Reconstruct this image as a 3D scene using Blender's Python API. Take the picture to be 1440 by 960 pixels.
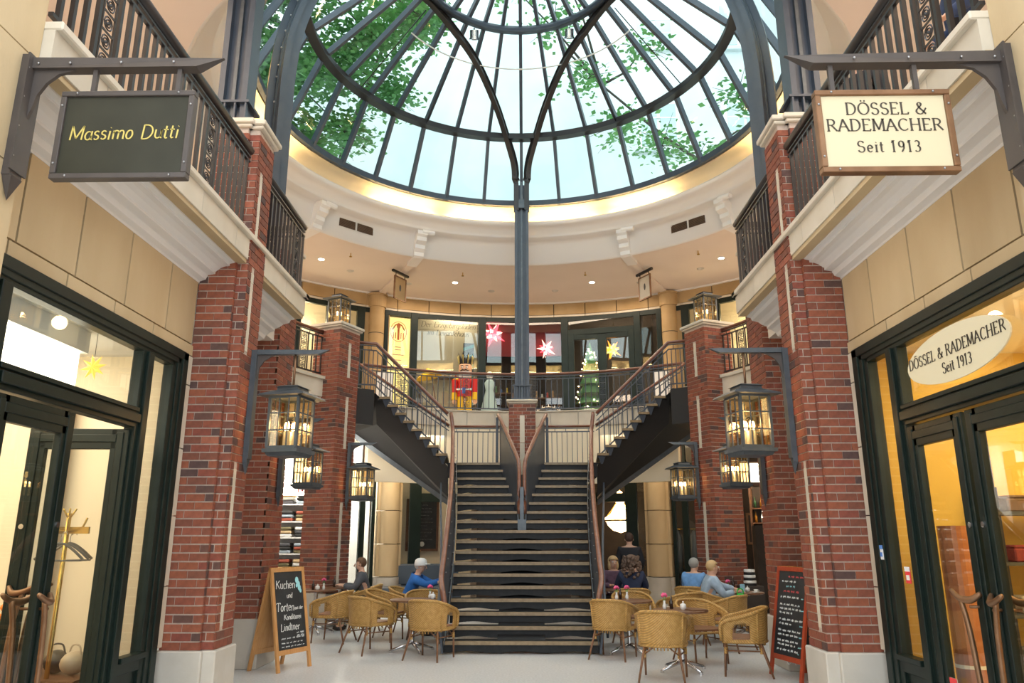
import bpy, bmesh, math, random
from mathutils import Vector, Matrix
random.seed(7)
for _o in list(bpy.data.objects): bpy.data.objects.remove(_o)
SC = bpy.context.scene
COL = SC.collection
PI = math.pi
def R(a): return math.radians(a)
# ------------------------------------------------------------ camera
cam = bpy.data.cameras.new('camera'); camo = bpy.data.objects.new('camera', cam); COL.objects.link(camo)
cam.sensor_width = 36.0; cam.lens = 1070.0 / 1440.0 * 36.0; cam.clip_start = 0.1; cam.clip_end = 300
camo.location = (0.08, 0.0, 1.65)
camo.rotation_euler = (R(90 + 14.514), 0, R(1.0366))
SC.camera = camo
# ------------------------------------------------------------ sky, exposure
w = bpy.data.worlds.new('world'); SC.world = w; w.use_nodes = True
bg = w.node_tree.nodes['Background']
bg.inputs['Color'].default_value = (0.91, 0.97, 1.0, 1); bg.inputs['Strength'].default_value = 1.9
SC.view_settings.view_transform = 'Standard'; SC.view_settings.look = 'None'
SC.view_settings.exposure = 0.84; SC.view_settings.gamma = 1.0
# shop lamps, and unseen warm area lights added as fill under the ceilings ----------------
def lamp(name, kind, loc, power, color=(1, .82, .6), size=.3, rot=None, spot=110, blend=.6, sy=None):
    l = bpy.data.lights.new(name, kind); l.energy = power; l.color = color
    if kind == 'AREA':
        l.size = size
        if sy: l.shape = 'RECTANGLE'; l.size_y = sy
    elif kind == 'SPOT':
        l.spot_size = R(spot); l.spot_blend = blend; l.shadow_soft_size = size
    else: l.shadow_soft_size = size
    o = bpy.data.objects.new(name, l); COL.objects.link(o); o.location = loc
    if rot: o.rotation_euler = rot
    return o
SHOP_L = 120; SHOP_R = 115; GAL = 60; CAFE = 35
lamp('shop_light', 'AREA', (-5.3, 5.0, 3.45), SHOP_L, (1, .86, .66), 2.6, None, sy=4.5)
lamp('shop_light', 'AREA', (5.3, 5.0, 3.45), SHOP_R, (1, .72, .32), 2.6, None, sy=4.5)
for s in (-1, 1):
    lamp('under_balcony_fill', 'AREA', (s * 5.2, 13.2, 4.2), 50, (1, .86, .68), 1.0, None, sy=2.5)
    lamp('upper_walkway_fill', 'AREA', (s * 5.0, 5.0, 8.5), 150, (1, .78, .58), 2.0, None, sy=6.0)
    lamp('side_gallery_fill', 'AREA', (s * 7.3, 14.0, 8.5), 160, (1, .78, .58), 1.6, None, sy=4.0)
lamp('back_gallery_fill', 'AREA', (0, 20.7, 8.5), 90, (1, .8, .6), 7.0, None, sy=1.0)
lamp('cafe_light', 'AREA', (-3.0, 19.6, 4.2), CAFE, (1, .8, .55), 2.0, None, sy=1.2)
lamp('cafe_light', 'AREA', (3.0, 19.6, 4.2), CAFE * .5, (1, .8, .55), 2.0, None, sy=1.2)

# ------------------------------------------------------------ tagging
def tag(o, label=None, cat=None, group=None, kind=None):
    if label: o['label'] = label
    if cat: o['category'] = cat
    if group: o['group'] = group
    if kind: o['kind'] = kind
    return o
def thing(name, label, cat, loc=(0, 0, 0), rz=0, group=None):
    o = bpy.data.objects.new(name, None); COL.objects.link(o); o.empty_display_size = .1
    o.location = loc; o.rotation_euler = (0, 0, rz)
    return tag(o, label, cat, group)
def struct(name, loc=(0, 0, 0), rz=0):
    o = bpy.data.objects.new(name, None); COL.objects.link(o); o.location = loc; o.rotation_euler = (0, 0, rz)
    o['kind'] = 'structure'; return o
def copy_tree(o, parent=None):
    c = o.copy(); COL.objects.link(c)
    if parent is not None: c.parent = parent
    for ch in list(o.children): copy_tree(ch, c)
    return c
# ------------------------------------------------------------ mesh builder
class MB:
    def __init__(s): s.v = []; s.f = []; s.sm = []
    def add(s, vs, fs, smooth=False, M=None):
        b = len(s.v)
        if M is not None: vs = [M @ Vector(p) for p in vs]
        s.v += [tuple(p) for p in vs]
        for f in fs: s.f.append(tuple(i + b for i in f)); s.sm.append(smooth)
        return s
    def box(s, x0, x1, y0, y1, z0, z1, M=None):
        x0, x1 = min(x0, x1), max(x0, x1); y0, y1 = min(y0, y1), max(y0, y1); z0, z1 = min(z0, z1), max(z0, z1)
        return s.add([(x0, y0, z0), (x1, y0, z0), (x1, y1, z0), (x0, y1, z0), (x0, y0, z1), (x1, y0, z1), (x1, y1, z1), (x0, y1, z1)],
                     [(0, 3, 2, 1), (4, 5, 6, 7), (0, 1, 5, 4), (1, 2, 6, 5), (2, 3, 7, 6), (3, 0, 4, 7)], M=M)
    def cb(s, c, sx, sy, sz, M=None):
        return s.box(c[0] - sx / 2, c[0] + sx / 2, c[1] - sy / 2, c[1] + sy / 2, c[2] - sz / 2, c[2] + sz / 2, M)
    def frustum(s, c, a0, b0, a1, b1, h, M=None):
        x, y, z = c
        vs = [(x - a0, y - b0, z), (x + a0, y - b0, z), (x + a0, y + b0, z), (x - a0, y + b0, z),
              (x - a1, y - b1, z + h), (x + a1, y - b1, z + h), (x + a1, y + b1, z + h), (x - a1, y + b1, z + h)]
        return s.add(vs, [(0, 3, 2, 1), (4, 5, 6, 7), (0, 1, 5, 4), (1, 2, 6, 5), (2, 3, 7, 6), (3, 0, 4, 7)], M=M)
    def tube(s, pts, r, n=8, closed=False, smooth=True, M=None, sq=None, ref=None):
        """tube along pts; r float or list; sq=(w,h) gives a rectangular bar"""
        pts = [Vector(p) for p in pts]; m = len(pts); rs = r if isinstance(r, (list, tuple)) else [r] * m
        prof = None
        if sq: n = 4; smooth = False; prof = [(-sq[0] / 2, -sq[1] / 2), (sq[0] / 2, -sq[1] / 2), (sq[0] / 2, sq[1] / 2), (-sq[0] / 2, sq[1] / 2)]
        vs = []; up = Vector((0, 0, 1))
        for i, p in enumerate(pts):
            if closed: t = (pts[(i + 1) % m] - pts[i - 1])
            else: t = (pts[min(i + 1, m - 1)] - pts[max(i - 1, 0)])
            t.normalize()
            side = t.cross(Vector(ref)) if ref else t.cross(up)
            if side.length < .05:
                side = t.cross(Vector((0, 1, 0)))
                if i: # keep continuity
                    pass
            side.normalize(); u2 = side.cross(t).normalized()
            for k in range(n):
                if prof: a, b = prof[k]
                else: a = math.cos(2 * PI * k / n) * rs[i]; b = math.sin(2 * PI * k / n) * rs[i]
                vs.append(p + side * a + u2 * b)
        fs = []
        for i in range(m if closed else m - 1):
            j = (i + 1) % m
            for k in range(n):
                k2 = (k + 1) % n
                fs.append((i * n + k, i * n + k2, j * n + k2, j * n + k))
        if not closed: fs.append(tuple(range(n))[::-1]); fs.append(tuple((m - 1) * n + k for k in range(n)))
        return s.add(vs, fs, smooth, M)
    def lathe(s, prof, c=(0, 0, 0), n=24, a0=0, a1=360, smooth=True, M=None, cap=True):
        full = abs(a1 - a0 - 360) < 1e-6; m = n if full else n + 1; vs = []
        for k in range(m):
            a = R(a0 + (a1 - a0) * k / n)
            for (r, z) in prof: vs.append((c[0] + r * math.cos(a), c[1] + r * math.sin(a), c[2] + z))
        q = len(prof); fs = []
        for k in range(n):
            k2 = (k + 1) % m
            for i in range(q - 1): fs.append((k * q + i, k2 * q + i, k2 * q + i + 1, k * q + i + 1))
        return s.add(vs, fs, smooth, M)
    def cyl(s, c, r, h, n=16, r2=None, smooth=False, M=None):
        r2 = r if r2 is None else r2; vs = []
        for k in range(n):
            a = 2 * PI * k / n; vs.append((c[0] + r * math.cos(a), c[1] + r * math.sin(a), c[2]))
        for k in range(n):
            a = 2 * PI * k / n; vs.append((c[0] + r2 * math.cos(a), c[1] + r2 * math.sin(a), c[2] + h))
        fs = [(k, (k + 1) % n, n + (k + 1) % n, n + k) for k in range(n)]
        s.add(vs, fs, smooth, M); b = len(s.v); s.add(vs, [], M=M)
        s.f.append(tuple(b + k for k in range(n))[::-1]); s.sm.append(False)
        s.f.append(tuple(b + n + k for k in range(n))); s.sm.append(False)
        return s
    def ball(s, c, r, n=12, m=8, M=None, sc=(1, 1, 1)):
        vs = []
        for i in range(m + 1):
            t = PI * i / m
            for k in range(n):
                a = 2 * PI * k / n
                vs.append((c[0] + sc[0] * r * math.sin(t) * math.cos(a), c[1] + sc[1] * r * math.sin(t) * math.sin(a), c[2] + sc[2] * r * math.cos(t)))
        fs = []
        for i in range(m):
            for k in range(n):
                k2 = (k + 1) % n; fs.append((i * n + k, (i + 1) * n + k, (i + 1) * n + k2, i * n + k2))
        return s.add(vs, fs, True, M)
    def prism(s, poly, z0, z1, M=None):
        n = len(poly)
        area = sum(poly[i][0] * poly[(i + 1) % n][1] - poly[(i + 1) % n][0] * poly[i][1] for i in range(n))
        if area < 0: poly = poly[::-1]
        vs = [(p[0], p[1], z0) for p in poly] + [(p[0], p[1], z1) for p in poly]
        fs = [tuple(range(n))[::-1], tuple(range(n, 2 * n))] + [(i, (i + 1) % n, n + (i + 1) % n, n + i) for i in range(n)]
        return s.add(vs, fs, M=M)
    def sector(s, r0, r1, z0, z1, a0, a1, c=(0, 13), n=8):
        """annular sector; az measured from +Y clockwise (towards +X)"""
        poly = []
        for k in range(n + 1):
            a = R(a0 + (a1 - a0) * k / n); poly.append((c[0] + r1 * math.sin(a), c[1] + r1 * math.cos(a)))
        for k in range(n, -1, -1):
            a = R(a0 + (a1 - a0) * k / n); poly.append((c[0] + r0 * math.sin(a), c[1] + r0 * math.cos(a)))
        m = n + 1
        vs = [(p[0], p[1], z) for z in (z0, z1) for p in poly]; N = 2 * m; fs = []
        for k in range(n):
            o0, o1, i0, i1 = k, k + 1, N - 1 - k, N - 2 - k
            fs += [(o0, i0, i1, o1)[::-1], (N + o0, N + i0, N + i1, N + o1)]
            fs += [(o0, o1, N + o1, N + o0), (i1, i0, N + i0, N + i1)]
        fs += [(0, N - 1, 2 * N - 1, N), (n, m, N + m, N + n)[::-1]]
        return s.add(vs, fs)
    def build(s, name, mat, parent=None, bevel=0, solid=0, sub=0, loc=None, rz=None, seg=1, autosm=False):
        me = bpy.data.meshes.new(name); me.from_pydata(s.v, [], s.f)
        if any(s.sm): me.polygons.foreach_set('use_smooth', s.sm)
        me.validate(); me.update()
        if mat is not None:
            for m_ in (mat if isinstance(mat, (list, tuple)) else [mat]): me.materials.append(m_)
        o = bpy.data.objects.new(name, me); COL.objects.link(o)
        if parent is not None: o.parent = parent
        if loc is not None: o.location = loc
        if rz is not None: o.rotation_euler = (0, 0, rz)
        if solid: md = o.modifiers.new('solid', 'SOLIDIFY'); md.thickness = solid; md.offset = 0
        if bevel: md = o.modifiers.new('bevel', 'BEVEL'); md.width = bevel; md.segments = seg; md.limit_method = 'ANGLE'
        if sub: md = o.modifiers.new('sub', 'SUBSURF'); md.levels = sub; md.render_levels = sub
        return o
def inst(name, mesh, parent, loc, rot=(0, 0, 0), scale=(1, 1, 1)):
    o = bpy.data.objects.new(name, mesh); COL.objects.link(o); o.parent = parent
    o.location = loc; o.rotation_euler = rot; o.scale = scale; return o
def rotz(c, a): # matrix: translate to c, rotate a about z
    return Matrix.Translation(Vector(c)) @ Matrix.Rotation(a, 4, 'Z')
def bar(mb, p, q, w, h=None): mb.tube([p, q], 0, sq=(w, h or w)); return mb

# ------------------------------------------------------------ materials
def mat(name, col, rough=.6, metal=0, col2=None, scale=8, bump=0, bscale=None, emit=None, es=0, alpha=None, coat=0, detail=4, spec=None, rnd=0, stretch=None, tr=0):
    m = bpy.data.materials.new(name); m.use_nodes = True; nt = m.node_tree; p = nt.nodes['Principled BSDF']
    p.inputs['Base Color'].default_value = (*col, 1); p.inputs['Roughness'].default_value = rough; p.inputs['Metallic'].default_value = metal
    if coat: p.inputs['Coat Weight'].default_value = coat; p.inputs['Coat Roughness'].default_value = .15
    if spec is not None: p.inputs['Specular IOR Level'].default_value = spec
    if tr: p.inputs['Transmission Weight'].default_value = tr
    if emit: p.inputs['Emission Color'].default_value = (*emit, 1); p.inputs['Emission Strength'].default_value = es
    if alpha is not None: p.inputs['Alpha'].default_value = alpha
    L = nt.links.new
    tc = nt.nodes.new('ShaderNodeTexCoord'); mp = nt.nodes.new('ShaderNodeMapping'); L(tc.outputs['Object'], mp.inputs[0])
    if stretch: mp.inputs['Scale'].default_value = stretch
    last = None
    if col2:
        n = nt.nodes.new('ShaderNodeTexNoise'); n.inputs['Scale'].default_value = scale; n.inputs['Detail'].default_value = detail
        L(mp.outputs[0], n.inputs['Vector'])
        cr = nt.nodes.new('ShaderNodeValToRGB'); cr.color_ramp.elements[0].position = .32; cr.color_ramp.elements[1].position = .68
        cr.color_ramp.elements[0].color = (*col, 1); cr.color_ramp.elements[1].color = (*col2, 1)
        L(n.outputs['Fac'], cr.inputs[0]); L(cr.outputs[0], p.inputs['Base Color']); last = cr.outputs[0]
    if rnd:
        oi = nt.nodes.new('ShaderNodeObjectInfo'); hs = nt.nodes.new('ShaderNodeHueSaturation')
        mr = nt.nodes.new('ShaderNodeMapRange'); mr.inputs[3].default_value = 1 - rnd; mr.inputs[4].default_value = 1 + rnd
        L(oi.outputs['Random'], mr.inputs[0]); L(mr.outputs[0], hs.inputs['Value'])
        if last is not None: L(last, hs.inputs['Color'])
        else: hs.inputs['Color'].default_value = (*col, 1)
        L(hs.outputs[0], p.inputs['Base Color'])
    if bump:
        n = nt.nodes.new('ShaderNodeTexNoise'); n.inputs['Scale'].default_value = bscale or scale * 4; n.inputs['Detail'].default_value = 5
        L(mp.outputs[0], n.inputs['Vector'])
        b = nt.nodes.new('ShaderNodeBump'); b.inputs['Strength'].default_value = bump; b.inputs['Distance'].default_value = .01
        L(n.outputs['Fac'], b.inputs['Height']); L(b.outputs[0], p.inputs['Normal'])
    return m
def brick_mat():
    m = bpy.data.materials.new('brick'); m.use_nodes = True; nt = m.node_tree; p = nt.nodes['Principled BSDF']; L = nt.links.new
    g = nt.nodes.new('ShaderNodeNewGeometry'); oi = nt.nodes.new('ShaderNodeObjectInfo')
    ad = nt.nodes.new('ShaderNodeMath'); ad.operation = 'ADD'; L(g.outputs['Random Per Island'], ad.inputs[0]); L(oi.outputs['Random'], ad.inputs[1])
    fr = nt.nodes.new('ShaderNodeMath'); fr.operation = 'FRACT'; L(ad.outputs[0], fr.inputs[0])
    cr = nt.nodes.new('ShaderNodeValToRGB'); e = cr.color_ramp.elements; cr.color_ramp.interpolation = 'LINEAR'
    e[0].position = 0; e[0].color = (.08, .042, .038, 1); e[1].position = 1; e[1].color = (.32, .1, .055, 1)
    for pos, c in ((.07, (.1, .05, .04)), (.13, (.18, .06, .036)), (.45, (.22, .062, .034)), (.7, (.27, .08, .038)), (.88, (.21, .052, .034))):
        x = e.new(pos); x.color = (*c, 1)
    L(fr.outputs[0], cr.inputs[0])
    tc = nt.nodes.new('ShaderNodeTexCoord'); n = nt.nodes.new('ShaderNodeTexNoise'); n.inputs['Scale'].default_value = 26; n.inputs['Detail'].default_value = 6
    L(tc.outputs['Object'], n.inputs['Vector'])
    mx = nt.nodes.new('ShaderNodeMix'); mx.data_type = 'RGBA'; mx.blend_type = 'OVERLAY'; mx.inputs[0].default_value = .45
    L(cr.outputs[0], mx.inputs[6]); L(n.outputs['Fac'], mx.inputs[7]); L(mx.outputs[2], p.inputs['Base Color'])
    b = nt.nodes.new('ShaderNodeBump'); b.inputs['Strength'].default_value = .5; b.inputs['Distance'].default_value = .006
    L(n.outputs['Fac'], b.inputs['Height']); L(b.outputs[0], p.inputs['Normal']); p.inputs['Roughness'].default_value = .75
    return m
def glass_mat(name, tint=(1, 1, 1), gl=.12, rough=.0):
    m = bpy.data.materials.new(name); m.use_nodes = True; nt = m.node_tree; nt.nodes.clear(); L = nt.links.new
    out = nt.nodes.new('ShaderNodeOutputMaterial'); t = nt.nodes.new('ShaderNodeBsdfTransparent'); t.inputs[0].default_value = (*tint, 1)
    g = nt.nodes.new('ShaderNodeBsdfGlossy'); g.inputs['Roughness'].default_value = rough
    f = nt.nodes.new('ShaderNodeLayerWeight'); f.inputs[0].default_value = .5; pw = nt.nodes.new('ShaderNodeMath'); pw.operation = 'POWER'; pw.inputs[1].default_value = 5
    L(f.outputs['Facing'], pw.inputs[0]); mth = nt.nodes.new('ShaderNodeMath'); mth.operation = 'MULTIPLY_ADD'
    mth.inputs[1].default_value = 1 - gl * .5; mth.inputs[2].default_value = gl * .5; mth.use_clamp = True; L(pw.outputs[0], mth.inputs[0])
    mx = nt.nodes.new('ShaderNodeMixShader'); L(mth.outputs[0], mx.inputs[0]); L(t.outputs[0], mx.inputs[1]); L(g.outputs[0], mx.inputs[2]); L(mx.outputs[0], out.inputs[0])
    return m
M_ = {}
M_['brick'] = brick_mat()
M_['mortar'] = mat('mortar', (.46, .37, .31), .9, col2=(.56, .47, .4), scale=30)
M_['stone'] = mat('sandstone', (.47, .35, .2), .75, col2=(.56, .44, .27), scale=1.6, bump=.15, bscale=60, rnd=.07, stretch=(1, 1, .35))
M_['stone_warm'] = mat('warm_sandstone', (.38, .25, .11), .75, col2=(.46, .32, .16), scale=1.6, bump=.15, bscale=60, rnd=.07)
M_['stone_pale'] = mat('pale_stone', (.56, .5, .4), .7, col2=(.64, .58, .48), scale=2.5, bump=.1, bscale=70, rnd=.05)
M_['stone_grey'] = mat('grey_stone', (.46, .43, .38), .65, col2=(.54, .51, .46), scale=3, bump=.1, bscale=70, rnd=.04)
M_['plaster'] = mat('white_plaster', (.72, .66, .59), .8, col2=(.76, .7, .63), scale=2)
M_['ceil'] = mat('pink_ceiling_plaster', (.7, .61, .54), .85, col2=(.73, .64, .57), scale=1.2)
M_['moulding'] = mat('white_moulding_paint', (.74, .72, .7), .6)
M_['green'] = mat('dark_green_paint', (.004, .011, .009), .4, col2=(.007, .016, .013), scale=5, spec=.3)
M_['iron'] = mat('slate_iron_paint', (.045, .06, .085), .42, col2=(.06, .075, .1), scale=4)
M_['darkiron'] = mat('bronze_iron_paint', (.018, .017, .018), .4, col2=(.026, .022, .022), scale=5)
M_['bracket'] = mat('brown_grey_steel', (.06, .05, .047), .45, col2=(.075, .062, .056), scale=6)
M_['lanternm'] = mat('lantern_grey_metal', (.07, .085, .1), .4, metal=.4, col2=(.1, .115, .13), scale=9)
M_['rail'] = mat('reddish_wood_handrail', (.14, .052, .03), .35, col2=(.2, .08, .048), scale=6, coat=.3, stretch=(.4, .4, 3))
M_['nose'] = mat('brass_brown_nosing', (.2, .135, .065), .4, col2=(.28, .2, .11), scale=14)
M_['tread'] = mat('dark_tread_plate', (.014, .015, .016), .5, col2=(.022, .023, .025), scale=10, spec=.25)
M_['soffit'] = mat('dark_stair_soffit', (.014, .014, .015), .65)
M_['floor'] = mat('pale_terrazzo', (.5, .51, .52), .3, col2=(.66, .67, .68), scale=34, detail=8)
M_['bolt'] = mat('bolt_steel', (.35, .35, .36), .3, metal=.9)
M_['glass'] = glass_mat('window_glass', (.93, .95, .94), .1)
M_['dome_glass'] = glass_mat('roof_glass', (.84, .96, .96), .05)
M_['lant_glass'] = glass_mat('lantern_glass', (1, .91, .74), .16)
M_['cream'] = mat('cream_wall', (.8, .7, .52), .8, col2=(.84, .74, .56), scale=1.5)
M_['yellow'] = mat('yellow_wall', (.74, .5, .11), .8, col2=(.78, .54, .14), scale=1.5)
M_['white'] = mat('white_paint', (.8, .8, .78), .6)
M_['black'] = mat('black_matt', (.012, .012, .014), .6)
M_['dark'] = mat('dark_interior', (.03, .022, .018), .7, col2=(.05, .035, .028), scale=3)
M_['wood'] = mat('brown_wood', (.13, .06, .03), .4, col2=(.2, .095, .05), scale=6, stretch=(1, 6, 1))
M_['pine'] = mat('pine_wood', (.5, .24, .08), .45, col2=(.58, .31, .12), scale=6, stretch=(6, 6, .6))
M_['redwood'] = mat('red_stained_wood', (.36, .05, .02), .35, col2=(.44, .075, .03), scale=6, stretch=(6, 6, .6))
M_['slate'] = mat('chalkboard_slate', (.014, .017, .02), .55, col2=(.03, .034, .038), scale=5)
M_['chalk'] = mat('white_chalk', (.8, .82, .8), .9)
M_['chalkred'] = mat('red_chalk', (.75, .12, .12), .9)
M_['chalkblue'] = mat('blue_chalk', (.35, .7, .75), .9)
M_['gold'] = mat('gold_lettering', (.62, .5, .14), .45, metal=.2)
M_['brass'] = mat('polished_brass', (.6, .4, .1), .25, metal=1)
M_['chrome'] = mat('brushed_chrome', (.6, .6, .62), .22, metal=1)
M_['bronze'] = mat('bronze_handle', (.2, .11, .06), .4, metal=.7, col2=(.28, .16, .09), scale=8)
def E(name, c, s, base=(.8, .8, .8)): return mat(name, base, .6, emit=c, es=s)
M_['bulb'] = E('warm_bulb', (1, .68, .34), 11)
M_['tubelight'] = E('cove_tube', (1, .74, .36), 26)
M_['softlight'] = E('lit_panel', (1, .88, .66), 3.2)
M_['downlight'] = E('downlight_lens', (1, .9, .75), 9)
# ============================================================ SETTING
YC = 13.0; F1 = 4.86; CZ = 8.6
def pol(r, az): return (r * math.sin(R(az)), YC + r * math.cos(R(az)))
fl = MB().box(-11, 11, -6, 24.5, -.2, 0).build('floor', M_['floor']); fl['kind'] = 'structure'
# ---- upper storey slab (both halves), with the stair void
def slab_poly(s):
    p = [(3.5, -5), (10.5, -5), (10.5, 24), (0, 24), (0, YC + 6.75)]
    for a in range(3, 39, 4): p.append(pol(6.75, a))
    p += [pol(6.75, 38), (3.35, 16.75), (3.62, 16.3)]
    for a in range(60, 112, 6): p.append(pol(4.88, a))
    p += [(4.5, 11.35), (3.56, 11.2), (3.56, 10.6), (3.56, 10.03), (3.5, 10.03)]
    return [(s * x, y) for x, y in p]
def poly_slab(name, poly, z0, z1, m):
    bm = bmesh.new(); n = len(poly)
    vs = [bm.verts.new((x, y, z0)) for x, y in poly]; es = [bm.edges.new((vs[i], vs[(i + 1) % n])) for i in range(n)]
    bmesh.ops.triangle_fill(bm, use_beauty=True, edges=es)
    r = bmesh.ops.extrude_face_region(bm, geom=bm.faces[:]); 
    for g in r['geom']:
        if isinstance(g, bmesh.types.BMVert): g.co.z = z1
    bmesh.ops.recalc_face_normals(bm, faces=bm.faces)
    me = bpy.data.meshes.new(name); bm.to_mesh(me); bm.free(); me.materials.append(m)
    o = bpy.data.objects.new(name, me); COL.objects.link(o); o['kind'] = 'structure'; return o
for s in (-1, 1): poly_slab('floor_upper', slab_poly(s), 4.42, F1, M_['plaster'])
# ---- ceiling of the upper storey, hole of the dome; dome cornice as a revolved moulding
N = 64
def rect_hit(a):
    dx, dy = math.sin(a), math.cos(a); t = 1e9
    if dx > 1e-6: t = min(t, 10.5 / dx)
    if dx < -1e-6: t = min(t, -10.5 / dx)
    if dy > 1e-6: t = min(t, (24 - YC) / dy)
    if dy < -1e-6: t = min(t, (6.8 - YC) / dy)
    return (t * dx, YC + t * dy)
mb = MB(); vs = []; fs = []
for k in range(N):
    a = 2 * PI * k / N; x, y = rect_hit(a)
    vs += [(5.9 * math.sin(a), YC + 5.9 * math.cos(a), CZ), (x, y, CZ), (x, y, CZ + .2)]
for k in range(N):
    i, j = 3 * k, 3 * ((k + 1) % N); fs += [(i, i + 1, j + 1, j), (i + 1, i + 2, j + 2, j + 1)]
mb.add(vs, fs)
for s in (-1, 1): mb.box(s * 3.15, s * 10.5, -5, 6.8, CZ, CZ + .2)
cl = mb.build('ceiling', M_['ceil']); cl['kind'] = 'structure'
prof = [(5.9, 8.6), (5.84, 8.62), (5.8, 9.12), (5.74, 9.16), (5.72, 9.2), (5.5, 9.22), (5.5, 9.26), (5.44, 9.3), (5.4, 9.36), (5.3, 9.42), (5.2, 9.44), (5.17, 9.5), (5.17, 9.54), (5.45, 9.54), (5.45, 9.56)]
t = MB().lathe(prof, (0, YC, 0), 96).build('trim_1', M_['moulding']); t['kind'] = 'structure'
t = MB().lathe([(5.45, 9.54), (5.42, 9.8), (5.3, 9.88), (5.02, 9.9), (5.0, 9.84), (4.95, 9.84), (4.95, 10.0), (6.4, 10.0), (6.4, 8.7)], (0, YC, 0), 96).build('trim_2', M_['cream']); t['kind'] = 'structure'
for k in range(16):                                        # cove tubes lying in the trough of the cornice
    a0 = 360 * k / 16 + 2; pts = []
    for q in range(7):
        x, y = pol(5.32, a0 + q * (18.5 / 6.0)); pts.append((x, y, 9.575))
    if k in (2, 13): continue
    tl = MB().tube(pts, .016, 6).build('cove_tube', M_['tubelight'], t)
for s in (-1, 1):                                          # edges of the passage void at roof level
    t = MB().box(s * 3.05, s * 3.2, -5, 6.8, CZ - .12, CZ + .9).box(s * 3.2, s * 3.5, -5, 6.8, CZ - .06, CZ).build('trim_3', M_['moulding']); t['kind'] = 'structure'
t = MB().box(-3.2, 3.2, 6.65, 6.8, CZ - .12, CZ + .9).build('trim_4', M_['moulding']); t['kind'] = 'structure'
# ---- outer walls of the halls
def wallbox(name, *b, m='ceil'):
    o = MB().box(*b).build(name, M_[m]); o['kind'] = 'structure'; return o
for s, nm in ((-1, 'left'), (1, 'right')):
    wallbox('wall_' + nm, s * 6.9, s * 7.05, -5, 9.6, F1, CZ)
    wallbox('wall_' + nm, s * 10.3, s * 10.5, -5, 24, 0, CZ)
    t = MB().box(s * 3.6, s * 6.9, 2.0, 2.5, CZ - .35, CZ).box(s * 3.6, s * 6.9, 6.2, 6.6, CZ - .35, CZ).build('trim_5', M_['ceil']); t['kind'] = 'structure'
wallbox('wall_back', -10.5, 10.5, 24, 24.2, 0, CZ)
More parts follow.
